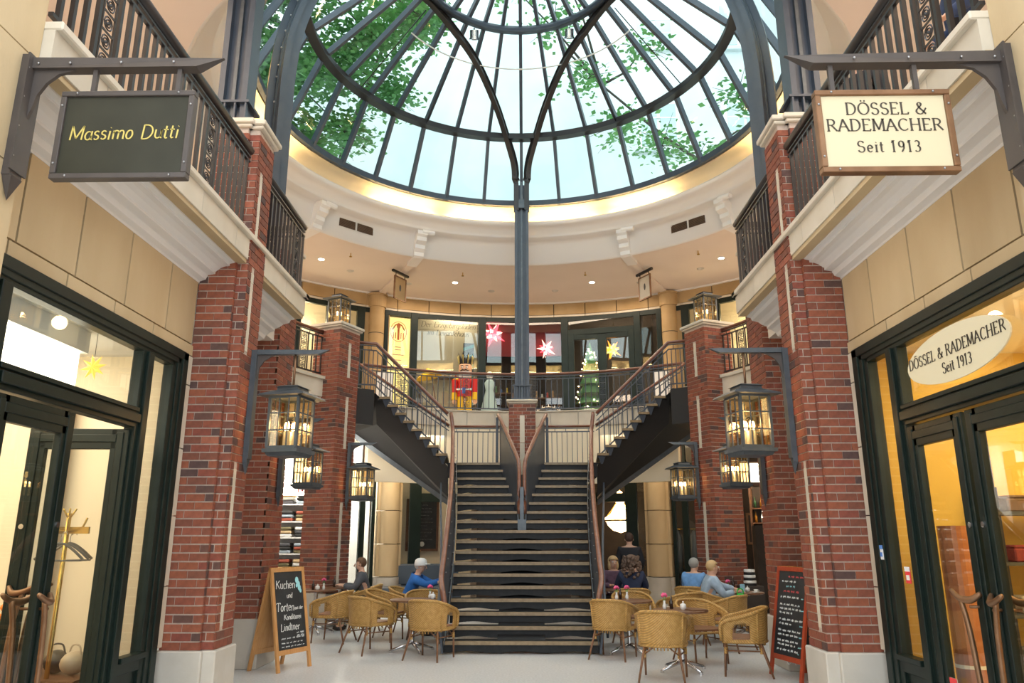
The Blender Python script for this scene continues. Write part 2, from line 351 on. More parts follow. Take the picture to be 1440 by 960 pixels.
# ---- passage side walls: stone cladding over the shop fronts
WX = 3.47
def side(s, nm):
    wl = struct('wall_' + nm)
    back = MB().box(s * (WX + .03), s * (WX + .3), 4.25, 7.8, 3.52, 4.6).box(s * (WX + .03), s * (WX + .06), 7.62, 7.8, 0, 3.52).build('backing', M_['black'], wl)
    edges = [7.79, 7.02, 6.38, 5.79, 5.2, 4.62, 4.25]
    ys = [7.79, 7.35, 6.72, 5.98, 5.1, 4.25]
    ys = [7.79, 7.17, 6.38, 5.62, 4.9, 4.25]
    for a, b in zip(ys, ys[1:]):
        MB().box(s * WX, s * (WX + .04), b + .011, a - .011, 3.655, 4.6).build('stone_panel', M_['stone'], wl)
    ys = [7.79, 6.9, 6.2, 5.5, 4.8, 4.25]
    for a, b in zip(ys, ys[1:]):
        MB().box(s * (WX - .02), s * (WX + .04), b + .009, a - .009, 3.52, 3.63).build('stone_lintel', M_['stone'], wl)
    z = .63
    for z2 in (.63, 1.2, 1.87, 2.54, 3.2, 3.51):           # narrow upright stones beside the frame
        if z2 > .64: MB().box(s * (WX - .03), s * (WX + .03), 7.64, 7.78, z + .006, z2 - .006).build('stone_strip', M_['stone_pale'], wl)
        z = z2
    # near stone pilaster with base, shaft blocks and capital
    z = 0
    for z2, c in ((.6, 0), (1.45, 1), (2.3, 1), (3.15, 1), (3.86, 1), (4.62, 1), (5.45, 1), (6.3, 1), (7.2, 1), (8.0, 1), (8.6, 1)):
        x = 3.05 if c else 3.0
        MB().box(s * x, s * 3.6, 3.72 if c else 3.68, 4.24 if c else 4.26, z + .005, z2 - .005).build('stone_block', M_['stone'] if c else M_['stone_grey'], wl); z = z2
    MB().box(s * 3.06, s * 3.59, 3.73, 4.23, 0, 8.6).box(s * 3.6, s * 3.75, 3.0, 4.25, 0, 8.6).build('core', M_['stone'], wl)
    MB().box(s * 3.12, s * 4.2, 2.6, 3.7, 3.6, 4.42).build('cornice_block', M_['stone'], wl)
    # balcony edge: coping, fascia stones, soffit moulding
    bal = struct('trim_6')
    yy = [10.05]
    while yy[-1] > 4.3: yy.append(max(4.24, yy[-1] - .86))
    for a, b in zip(yy, yy[1:]):
        if a < 4.26: break
        MB().box(s * 2.975, s * 3.06, b + .004, a - .004, 4.63, 4.865).build('fascia_stone', M_['stone_pale'], bal)
    MB().box(s * 2.93, s * 3.16, 4.24, 10.08, 4.865, 4.93).box(s * 2.93, s * 3.6, 9.93, 10.08, 4.865, 4.93).build('coping', M_['stone_pale'], bal, bevel=.01)
    MB().box(s * 3.06, s * 3.6, 9.97, 10.05, 4.63, 4.865).build('fascia_stone', M_['stone_pale'], bal)
    MB().box(s * 2.99, s * 3.12, 4.24, 10.04, 4.585, 4.635).build('soffit_strip', M_['stone'], bal)
    MB().box(s * 3.06, s * 3.52, 4.24, 10.0, 4.645, 4.86).build('edge_slab', M_['plaster'], bal)
    # moulded soffit, one profile against the shop wall, a deeper one beyond the brick pier
    def mould(pr, y0, y1):
        vs = [(s * x, y, z) for y in (y0, y1) for x, z in pr]; n = len(pr)
        fs = [(i, i + 1, n + i + 1, n + i) for i in range(n - 1)] + [tuple(range(n)), tuple(range(n, 2 * n))]
        MB().add(vs, fs).build('soffit_moulding', M_['moulding'], bal)
    mould([(3.10, 4.62), (3.10, 4.57), (3.15, 4.56), (3.15, 4.535), (3.2, 4.53), (3.25, 4.51), (3.3, 4.47), (3.3, 4.445), (3.38, 4.43), (3.40, 4.38), (3.46, 4.36), (3.465, 4.34), (3.5, 4.34), (3.5, 4.62)], 4.24, 7.8)
    mould([(3.10, 4.62), (3.10, 4.57), (3.15, 4.56), (3.17, 4.52), (3.25, 4.50), (3.3, 4.46), (3.36, 4.44), (3.36, 4.41), (3.42, 4.39), (3.48, 4.34), (3.5, 4.3), (3.7, 4.22), (3.78, 4.2), (4.2, 4.2), (4.2, 4.62)], 8.38, 10.02)
    # curved balcony edge between the two rear brick piers
    bal2 = struct('trim_7')
    for k in range(5):
        a1, a0 = 109 - k * 10.4, 109 - (k + 1) * 10.4
        MB().sector(4.84, 4.92, 4.5, 4.865, s * a0, s * a1, n=4).build('fascia_stone', M_['stone_pale'], bal2)
    MB().sector(4.79, 5.02, 4.865, 4.93, s * 57, s * 110, n=20).build('coping', M_['stone_pale'], bal2)
    MB().sector(4.9, 5.3, 4.38, 4.5, s * 57, s * 110, n=20).sector(5.0, 5.5, 4.2, 4.4, s * 57, s * 110, n=20).build('soffit_moulding', M_['cream'], bal2)
side(-1, 'left'); side(1, 'right')
# gallery edge behind the stair
gal = struct('trim_8')
for k in range(-6, 6):
    MB().sector(6.7, 6.8, 4.46, 4.84, k * 6.2 + .06, k * 6.2 + 6.14, n=3).build('fascia_stone', M_['stone_pale'], gal)
MB().sector(6.66, 6.85, 4.84, 4.87, -37.5, 37.5, n=24).build('coping', M_['stone_pale'], gal)
MB().sector(6.74, 6.95, 3.0, 4.46, -34, 34, n=24).build('wall_panelling', M_['cream'], gal)

# ============================================================ BRICK PIERS
SLIP = {}
def slip(L, H=.069, D=.03):
    k = (round(L, 3), H, D)
    if k not in SLIP:
        me = bpy.data.meshes.new('brick'); m = MB().box(-L / 2, L / 2, -D / 2, D / 2, 0, H)
        me.from_pydata(m.v, [], m.f); me.materials.append(M_['brick']); SLIP[k] = me
    return SLIP[k]
def course_runs(L, shift, ends=None):
    """running bond cut to length L: list of (centre, length)"""
    out = []; x = -shift
    while x < L - .01:
        a, b = max(0, x), min(L, x + .2); 
        if b - a > .035: out.append((a + (b - a) / 2, b - a - .01))
        x += .2
    return out
def brick_pier(name, label, loc, rz, blocks, z0, z1, cap_z, s, strips=None, limit=300, group=None, plinth=.04, capm='stone_pale', capover=.07):
    """blocks: list of (x0,x1,y0,y1) in local coords; strips on the side face x = max|x| of block[-1]"""
    root = thing(name, label, 'brick pier', (*loc, 0), rz, group)
    cnt = 0; rest = MB(); H = .083; n = int((z1 - z0) / H)
    core = MB()
    for (x0, x1, y0, y1) in blocks: core.box(x0 + .005 * (1 if x1 > x0 else -1), x1 - .005 * (1 if x1 > x0 else -1), y0 + .005, y1 - .005, z0, z1)
    core.build('mortar_core', M_['mortar'], root)
    faces = []
    for bi, (x0, x1, y0, y1) in enumerate(blocks):
        X0, X1 = min(x0, x1), max(x0, x1)
        faces.append(('y', y0, X0, X1, bi, 0))
        inner = X1 if s < 0 else X0; outer = X0 if s < 0 else X1
        faces.append(('x', inner, y0, y1, bi, 0 if bi == len(blocks) - 1 else 1))
        faces.append(('y', y1, X0, X1, bi, 2)); faces.append(('x', outer, y0, y1, bi, 2))
    faces.sort(key=lambda f: f[5])
    for (ax, c, a, b, bi, pr) in faces:
        L = b - a
        for i in range(n):
            z = z0 + i * H + .006
            sh = (.1 if i % 2 else 0) + .06 * bi
            for (m, l) in course_runs(L, sh):
                segs = [(m, l)]
                if strips and ax == 'x' and pr == 0 and bi == len(blocks) - 1:
                    for (sa, sb, sz0, sz1) in strips:
                        if sz0 - .03 < z < sz1:
                            p0, p1 = m - l / 2, m + l / 2; ns = []
                            if p0 < sa: ns.append((p0, min(p1, sa - .006)))
                            if p1 > sb: ns.append((max(p0, sb + .006), p1))
                            segs = [((u + v) / 2, v - u) for u, v in ns if v - u > .02]; break
                for (mm, ll) in segs:
                    out = .004 * random.random()
                    if ax == 'y':
                        sg = -1 if c == blocks[bi][2] else 1
                        p = (a + mm, c + sg * (out - .012), z); ro = (0, 0, 0)
                    else:
                        X0, X1 = min(blocks[bi][0], blocks[bi][1]), max(blocks[bi][0], blocks[bi][1])
                        sg = 1 if c == X1 else -1
                        p = (c + sg * (out - .012), a + mm, z); ro = (0, 0, PI / 2)
                    ll = round(ll, 2)
                    if cnt < limit and pr < 2: inst('brick', slip(ll), root, p, ro); cnt += 1
                    else:
                        if ax == 'y': rest.box(p[0] - ll / 2, p[0] + ll / 2, p[1] - .015, p[1] + .015, z, z + .071)
                        else: rest.box(p[0] - .015, p[0] + .015, p[1] - ll / 2, p[1] + ll / 2, z, z + .071)
    o = rest.build('brick_remainder', M_['brick'], root); o['kind'] = 'stuff'
    if strips:
        bx = blocks[-1]; X = max(bx[0], bx[1]) if s < 0 else min(bx[0], bx[1]); sg = 1 if s < 0 else -1
        for (sa, sb, sz0, sz1) in strips:
            zc = sz0
            while zc < sz1 - .05:
                ze = min(sz1, zc + .78)
                MB().box(X - sg * .02, X - sg * .0, bx[2] + sa, bx[2] + sb, zc + .003, ze - .003).build('inlaid_strip', M_['stone_pale'], root); zc = ze
    if z0 > .1:
        pm = MB()
        for (x0, x1, y0, y1) in blocks:
            X0, X1 = min(x0, x1), max(x0, x1); pm.box(X0 - plinth, X1 + plinth, y0 - plinth, y1 + plinth, 0, z0)
        pm.build('plinth', M_['stone_grey'], root, bevel=.012)
    if cap_z:
        pm = MB()
        for (x0, x1, y0, y1) in blocks:
            X0, X1 = min(x0, x1), max(x0, x1); g = capover
            pm.box(X0 - g * .6, X1 + g * .6, y0 - g * .6, y1 + g * .6, z1, z1 + .04).box(X0 - g, X1 + g, y0 - g, y1 + g, z1 + .04, cap_z)
        pm.build('capstone', M_['stone_pale'], root, bevel=.01)
    return root
ST = [(.1, .19, .80, 2.4), (.1, .19, 3.62, 4.52), (.1, .19, 4.93, 5.75)]
for s, w_ in ((-1, 'left'), (1, 'right')):
    brick_pier('brick_pier', ('tall front brick pier beside the dark-signed shop, iron column on its capstone' if s < 0 else 'tall front brick pier beside the cream-signed shop, iron column on its capstone'),
               (0, 0), 0, [(s * 3.085, s * 3.47, 7.8, 8.36), (s * 2.965, s * 3.09, 7.85, 8.33)], .6, 6.22, 6.32, s, strips=[(a, b, c, d) for a, b, c, d in ST], limit=300)
    brick_pier('brick_pier', ('broad brick pier behind the pine chalkboard easel' if s < 0 else 'broad brick pier behind the red-framed chalkboard easel'),
               (0, 0), 0, [(s * 3.48, s * 4.3, 10.6, 11.3)], .62, 5.92, 6.02, s, limit=300)
    c = (s * 3.97, 15.8)
    brick_pier('brick_pier', ('slim brick pier crowned by a lantern, left of the staircase' if s < 0 else 'slim brick pier crowned by a lantern, right of the staircase'),
               c, s * R(24), [(-.34, .34, -.34, .34)], .62, 5.98, 6.08, s,
               strips=[(.3, .39, .8, 2.35), (.3, .39, 3.4, 4.45), (.3, .39, 4.9, 5.65)], limit=300)
brick_pier('brick_pier', 'central brick pier behind the stair landing, foot of the tall iron column', (0, 17.62), 0, [(-.3, .3, -.3, .3)], 0, 4.66, 4.75, -1, limit=300, capover=.06)
_c = [o for o in bpy.data.objects if o.name.startswith('brick_pier') and o.parent is None][-1]
for z0, z1 in ((3.0, 3.75), (3.76, 4.38)): MB().box(-.055, .055, -.325, -.3, z0, z1).build('inlaid_strip', M_['stone_pale'], _c)
# ============================================================ GLASS DOME
DP = [(4.95, 9.86), (4.22, 11.35), (2.1, 13.0), (.12, 14.1)]
dome = thing('glass_dome', 'round glass roof of radiating dark bars over the atrium', 'glass roof', (0, 0, 0))
def dp(i, az, off=0):
    r, z = DP[i]; x, y = pol(r + off, az); return Vector((x, y, z))
NB = 32; ST_ = 360 / NB
bars = []
for k in range(NB):
    az = k * ST_
    o = MB().tube([dp(0, 0), dp(1, 0), dp(2, 0), dp(3, 0)] if 0 else [Vector((0, DP[i][0], DP[i][1])) for i in range(4)], 0, sq=(.075, .13)).build('glazing_bar', M_['iron'], dome) if k == 0 else None
    if k == 0: b0 = o; o.location = (0, YC, 0)
    else: inst('glazing_bar', b0.data, dome, (0, YC, 0), (0, 0, -R(az)))
for i in range(3):                                         # panes, one mesh per row
    p = [Vector((DP[j][0] * math.sin(R(a)), DP[j][0] * math.cos(R(a)), DP[j][1] + .05)) for j, a in ((i, .3), (i, ST_ - .3), (i + 1, ST_ - .3), (i + 1, .3))]
    me = MB().add(p, [(0, 1, 2, 3)]).build('pane', M_['dome_glass'], dome, loc=(0, YC, 0)).data
    for k in range(1, NB): inst('pane', me, dome, (0, YC, 0), (0, 0, -R(k * ST_)))
MB().lathe([(4.86, 9.84), (4.98, 9.84), (4.98, 9.98), (4.86, 9.98), (4.86, 9.84)], (0, YC, 0), 96, smooth=False).build('base_ring', M_['iron'], dome)
MB().lathe([(2.16, 12.92), (2.22, 12.92), (2.22, 12.98), (2.16, 12.98), (2.16, 12.92)], (0, YC, 0), 64, smooth=False).lathe([(0, 14.0), (.3, 13.95), (.3, 14.1), (0, 14.2)], (0, YC, 0), 24).build('crown_ring', M_['iron'], dome)
hr = tag(MB().lathe([(4.05, 11.28), (4.19, 11.28), (4.19, 11.42), (4.05, 11.42), (4.05, 11.28)], (0, YC, 0), 96, smooth=False).lathe([(4.02, 11.26), (4.22, 11.26), (4.22, 11.285), (4.02, 11.285), (4.02, 11.26)], (0, YC, 0), 96, smooth=False).build('hoop_ring', M_['darkiron']),
         'large dark iron hoop slung under the middle of the glass roof', 'ring')
tr = tag(MB().lathe([(2.0, 12.82), (2.12, 12.82), (2.14, 12.9), (2.1, 12.98), (2.0, 12.96), (1.98, 12.88), (2.0, 12.82)], (0, YC, 0), 64).build('hoop_ring', M_['iron']),
         'small dark iron hoop near the crown of the glass roof, carrying the spotlights', 'ring')
for s in (-1, 1):                                          # spotlights under the small ring
    p = (s * 1.08 + .03, 14.98, 12.75)
    t = thing('spotlight', 'round silver spotlight on the small roof hoop, ' + ('left' if s < 0 else 'right') + ' one of the two', 'spotlight', p)
    M = Matrix.Rotation(R(28), 4, 'X')
    MB().cyl((0, 0, -.1), .1, .18, 20, M=M).cyl((0, 0, -.12), .115, .03, 20, M=M).build('housing', M_['chrome'], t)
    MB().cyl((0, 0, -.125), .06, .01, 16, M=M).build('lens', M_['bronze'], t)
    MB().tube([(0, 0, .05), (0, -.02, .14)], .02).build('bracket', M_['iron'], t)
# arched ribs springing from the central column, and the curved columns
def rib(name, label, pts, wd=.13, hd=.15, m='iron', cat='rib'):
    t = thing(name, label, cat)
    MB().tube(pts, 0, sq=(wd * .62, hd)).build('web', M_[m], t)
    P_ = [Vector(p) for p in pts]
    for sg in (-1, 1):
        q = []
        for i, p in enumerate(P_):
            tt = (P_[min(i + 1, len(P_) - 1)] - P_[max(i - 1, 0)]).normalized(); sd = tt.cross(Vector((0, 0, 1)));
            if sd.length < .05: sd = Vector((1, 0, 0))
            u = sd.normalized().cross(tt).normalized(); q.append(p + u * sg * hd / 2)
        MB().tube(q, 0, sq=(wd, .025)).build('flange', M_[m], t)
    return t
def smooth_path(pts, n=6):
    P_ = [Vector(p) for p in pts]; out = []
    for i in range(len(P_) - 1):
        p0, p1, p2, p3 = P_[max(i - 1, 0)], P_[i], P_[i + 1], P_[min(i + 2, len(P_) - 1)]
        for k in range(n):
            t = k / n; out.append(.5 * ((2 * p1) + (-p0 + p2) * t + (2 * p0 - 5 * p1 + 4 * p2 - p3) * t * t + (-p0 + 3 * p1 - 3 * p2 + p3) * t ** 3))
    out.append(P_[-1]); return out
def column(name, label, x, y, z0, z1, wd, group=None):
    t = thing(name, label, 'column', (x, y, 0))
    MB().cb((0, 0, (z0 + z1) / 2), wd, wd * .34, z1 - z0).build('front_web', M_['iron'], t)
    for dx in (-.5, .5): MB().cb((dx * wd * .82, 0, (z0 + z1) / 2), wd * .2, wd * .8, z1 - z0).build('channel', M_['iron'], t)
    MB().cb((0, 0, (z0 + z1) / 2), wd * .12, wd * .62, z1 - z0).build('spine', M_['lanternm'], t)
    MB().cb((0, 0, z0 + .02), wd * 1.5, wd * 1.3, .04).cb((0, 0, z0 + .34), wd * 1.35, wd * 1.1, .03).build('base_plate', M_['iron'], t)
    g = MB()
    for dx in (-.55, -.18, .18, .55): g.cb((dx * wd, -wd * .45, z0 + .17), .02, .06, .3)
    g.build('gusset', M_['iron'], t)
    b = MB(); z = z0 + .6
    while z < z1 - .2:
        for sg in (-1, 1): b.cyl((sg * wd * .28, -wd * .19, z), .016, .01, 8, M=None)
        z += .55
    return t
cc = column('iron_column', 'tall slate-blue iron column in the middle, standing on the central brick pier', 0, 17.5, 4.75, 10.2, .33)
MB().cb((0, -.12, 9.65), .14, .1, .22).cb((0, -.11, 10.0), .06, .06, .5).build('clamp_box', M_['lanternm'], cc)
for s, w_ in ((-1, 'left'), (1, 'right')):
    pts = [(s * .13, 17.44, 9.5), (s * .13, 17.44, 10.1), (s * .145, 17.42, 10.5), (s * .2, 17.32, 10.85), (s * .37, 17.02, 11.34), (s * .61, 16.38, 11.82), (s * 1.0, 15.55, 12.36), (s * 1.43, 14.86, 12.68), (s * 2.04, 13.85, 12.86), (s * 2.75, 12.9, 12.6), (s * 3.4, 12.1, 11.9), (s * 3.9, 11.6, 11.0)]
    rib('arched_rib', 'curved iron rib sweeping from the central column up to the %s under the glass roof' % w_, smooth_path(pts, 5), .12, .14, 'darkiron')
    pts = [(s * 3.98, 11.15, 6.02), (s * 3.98, 11.15, 8.6), (s * 3.97, 11.17, 9.3), (s * 3.92, 11.22, 10.0), (s * 3.8, 11.35, 10.7), (s * 3.6, 11.5, 11.4), (s * 3.2, 11.8, 12.1), (s * 2.6, 12.2, 12.7)]
    sp = smooth_path(pts, 4)
    t = thing('curved_column', 'slate iron column bending inward at its top, rising behind the balcony corner on the %s' % w_, 'column')
    RF = (-s * 1.38, 1.05, 0)
    MB().tube(sp, 0, sq=(.28, .1), ref=RF).build('web', M_['iron'], t)
    for dx in (-.12, .12, 0):
        MB().tube([Vector(p) + Vector((dx, 0, 0)) for p in sp], 0, sq=(.055 if dx else .03, .2 if dx else .16), ref=RF).build('channel', M_['iron'] if dx else M_['lanternm'], t)
    bm_ = MB()
    for i in range(2, len(sp) - 4, 2): bm_.ball((sp[i].x - .05, sp[i].y - .1, sp[i].z), .018, 6, 4)
    bm_.build('bolt', M_['bolt'], t)
    # strut from the curved column to the ceiling edge
    MB().tube(smooth_path([(s * 3.75, 11.3, 11.0), (s * 4.1, 10.6, 10.75), (s * 4.5, 10.1, 10.1), (s * 4.6, 9.9, 9.6)], 4), 0, sq=(.07, .1)).build('strut', M_['lanternm'], t)
    column('iron_column', 'dark iron column standing on the capstone of the front %s brick pier' % w_, s * 3.4, 8.12, 6.32, 11.5, .34)
# thin maintenance rail and stay wires under the glass
rl = thing('maintenance_track', 'thin curved white rail with ladder track inside the roof glass', 'rail')
pts = [(*pol(2.75, a), 12.35) for a in range(-60, 61, 5)]
MB().tube([(x, y, z) for x, y, z in pts], .016, 6).build('curved_rail', M_['white'], rl)
for s in (-1, 1):
    MB().tube([(*pol(2.75, s * 34), 12.35), (*pol(4.1, s * 34), 11.3)], .014, 6).build('stay', M_['darkiron'], rl)
    MB().tube([(*pol(2.3, s * 62), 12.7), (*pol(4.0, s * 62), 11.35)], .012, 6).build('stay', M_['darkiron'], rl)

# ============================================================ OUTSIDE: light court, trees
M_['facade'] = mat('pale_render', (.56, .63, .64), .9, col2=(.76, .8, .8), scale=.3)
M_['facade_pane'] = mat('far_window_pane', (.42, .54, .54), .25, col2=(.58, .68, .68), scale=.8)
M_['leaf'] = mat('green_leaf', (.1, .3, .09), .6, col2=(.2, .46, .13), scale=1.3, rnd=.15)
M_['leaf2'] = mat('deep_green_leaf', (.06, .22, .1), .6, col2=(.14, .38, .17), scale=1.3)
M_['bark'] = mat('dark_bark', (.07, .06, .05), .9)
def court(nm, label, x0, x1, y0, y1, z0, z1, axis, cols, rows, sgn, skip=None):
    t = thing('building', label, 'building')
    MB().box(x0, x1, y0, y1, z0, z1).build('wall', M_['facade'], t)
    L = (x1 - x0) if axis == 'x' else (y1 - y0)
    skip = skip or []
    for c in range(cols):
        for r in range(rows):
            if c in skip: continue
            u = L * (c + .5) / cols; z = z0 + 1.4 + r * (z1 - z0 - 1.2) / rows
            if axis == 'x':
                yy = y0 if sgn < 0 else y1; X = x0 + u
                fr = MB().box(X - .75, X + .75, yy - .06, yy + .06, z, z + 1.9)
                pn = MB().box(X - .62, X - .06, yy - .09, yy + .09, z + .12, z + 1.78).box(X + .06, X + .62, yy - .09, yy + .09, z + .12, z + 1.78)
                sl = MB().box(X - .85, X + .85, yy - .16, yy + .16, z - .1, z)
                br = MB().box(X - .62, X + .62, yy - .1, yy + .1, z + .62, z + .67).box(X - .62, X + .62, yy - .1, yy + .1, z + 1.2, z + 1.25)
            else:
                xx = x0 if sgn < 0 else x1; Y = y0 + u
                fr = MB().box(xx - .06, xx + .06, Y - .75, Y + .75, z, z + 1.9)
                pn = MB().box(xx - .09, xx + .09, Y - .62, Y - .06, z + .12, z + 1.78).box(xx - .09, xx + .09, Y + .06, Y + .62, z + .12, z + 1.78)
                sl = MB().box(xx - .16, xx + .16, Y - .85, Y + .85, z - .1, z)
                br = MB().box(xx - .1, xx + .1, Y - .62, Y + .62, z + .62, z + .67).box(xx - .1, xx + .1, Y - .62, Y + .62, z + 1.2, z + 1.25)
            f = fr.build('window_frame', M_['white'], t); pn.build('pane', M_['facade_pane'], f); br.build('glazing_bar', M_['white'], f); sl.build('window_sill', M_['facade'], f)
    return t
court('b', 'pale plain building wall with tall windows seen through the glass straight ahead', -9, 9.5, 24.5, 25.2, 9.5, 27, 'x', 6, 4, -1, [0, 1, 2, 3])
court('r', 'bright white building with sash windows seen through the roof glass on the right', 10.2, 11, 3, 24, 9.5, 24, 'y', 6, 4, -1)
court('l', 'pale building behind the trees, seen through the roof glass on the left', -11, -10.2, 3, 24, 9.5, 22, 'y', 6, 3, 1)
def leafy(name, label, trunk, clumps, leafm, nleaf, group=None, seed=1):
    rnd = random.Random(seed); t = thing(name, label, 'tree', trunk[0], 0, group); o0 = Vector(trunk[0])
    MB().tube([Vector(p) - o0 for p in trunk], [.12, .08, .05, .03][:len(trunk)] if len(trunk) <= 4 else .08, 8).build('trunk', M_['bark'], t)
    br = MB(); lv = MB()
    for (c, r) in clumps:
        c = Vector(c); base = min([Vector(p) for p in trunk], key=lambda p: (p - c).length)
        mid = (base + c) / 2 + Vector((rnd.uniform(-.4, .4), rnd.uniform(-.4, .4), rnd.uniform(-.2, .3)))
        br.tube([base - o0, mid - o0, c - o0], [.05, .03, .015], 5)
        for q in range(5):
            d = Vector((rnd.gauss(0, 1), rnd.gauss(0, 1), rnd.gauss(0, .5))).normalized() * r
            br.tube([c - o0, c + d * .5 + Vector((0, 0, .05)) - o0, c + d - o0], [.014, .01, .005], 4)
        for q in range(int(nleaf * r * r)):
            d = Vector((rnd.gauss(0, .42), rnd.gauss(0, .42), rnd.gauss(0, .25))) * r; p = c + d - o0
            a = rnd.uniform(0, 2 * PI); e = Vector((math.cos(a), math.sin(a), rnd.uniform(-.5, .3))).normalized(); f = e.cross(Vector((rnd.gauss(0, .5), rnd.gauss(0, .5), 1))).normalized()
            l = rnd.uniform(.12, .26); w2 = l * .3
            lv.add([p, p + e * l * .5 + f * w2, p + e * l, p + e * l * .5 - f * w2], [(0, 1, 2, 3)])
    br.build('branch', M_['bark'], t); l = lv.build('foliage', M_[leafm], t); l['kind'] = 'stuff'; return t
leafy('tree', 'bushy green tree crown leaning over the roof glass at upper left', [(-9.5, 17.5, 9.8), (-8.6, 17.4, 12.5), (-7.2, 17.0, 15), (-5.8, 16.5, 17)],
      [((-6.6, 15.2, 12.6), 1.5), ((-6.3, 17.3, 13.4), 1.6), ((-5.2, 18.2, 14.2), 1.4), ((-4.0, 17.6, 14.6), 1.3), ((-6.9, 13.3, 12.8), 1.5), ((-5.6, 16.2, 15.4), 1.6), ((-3.3, 18.6, 15.9), 1.2), ((-7.4, 15.6, 14.5), 1.6), ((-2.6, 17.2, 14.9), .8), ((-5.0, 14.5, 14.7), 1.3), ((-6.4, 19.2, 12.6), 1.2), ((-5.2, 19.9, 13.2), 1.1), ((-3.9, 19.6, 14.2), 1.0), ((-5.9, 18.6, 11.9), .9)], 'leaf', 620, seed=3)
leafy('tree', 'darker green tree behind the leftmost bars of the roof glass', [(-9.4, 12.5, 9.8), (-8.9, 12.5, 12.5), (-8.0, 12.6, 15)],
      [((-8.1, 12.2, 12.2), 1.4), ((-7.6, 14.2, 11.9), 1.4), ((-7.6, 11.2, 13.6), 1.5), ((-7.2, 16.4, 11.6), 1.2), ((-7.0, 18.6, 11.7), 1.0)], 'leaf2', 620, seed=4)
leafy('tree', 'thin branches with sparse leaves crossing the roof glass right of the centre', [(7.6, 22.5, 9.8), (6.2, 21.5, 12.4), (4.4, 20.9, 13.4), (2.4, 20.2, 14.8)],
      [((1.9, 19.6, 14.6), .9), ((2.9, 20.2, 13.4), 1.0), ((4.2, 20.6, 13.0), 1.0), ((1.0, 19.0, 16.0), .9), ((3.4, 18.6, 14.9), .8), ((-.4, 18.6, 17.2), .9), ((.8, 17.4, 17.4), .9)], 'leaf', 230, seed=5)
leafy('tree', 'low leafy branches over the right-hand rim of the roof glass', [(9.3, 20.5, 9.8), (8.6, 20.2, 11.8), (7.0, 19.6, 13)],
      [((6.4, 18.9, 12.0), 1.0), ((5.0, 19.8, 12.1), 1.0), ((7.2, 17.4, 12.2), .9), ((5.8, 18.2, 13.1), .8)], 'leaf', 230, seed=6)
leafy('tree', 'leafy twigs above the crown of the roof glass, top centre', [(-6.8, 22.8, 9.8), (-5.6, 21.8, 14), (-3.4, 19.6, 18), (-1.2, 17.0, 19.6)],
      [((-1.2, 16.0, 19.2), 1.2), ((.2, 15.6, 19.0), 1.2), ((1.4, 15.8, 18.8), 1.0), ((-2.4, 17.2, 18.8), 1.0)], 'leaf', 300, seed=7)
rf = MB()
for k in range(N):
    a = 2 * PI * k / N; b = 2 * PI * (k + 1) / N
    (x0, y0), (x1, y1) = rect_hit(a), rect_hit(b)
    rf.add([(6.4 * math.sin(a), YC + 6.4 * math.cos(a), 9.78), (x0, y0, 9.78), (x1, y1, 9.78), (6.4 * math.sin(b), YC + 6.4 * math.cos(b), 9.78)], [(0, 1, 2, 3)])
rf = rf.build('trim_9', M_['facade']); rf['kind'] = 'structure'
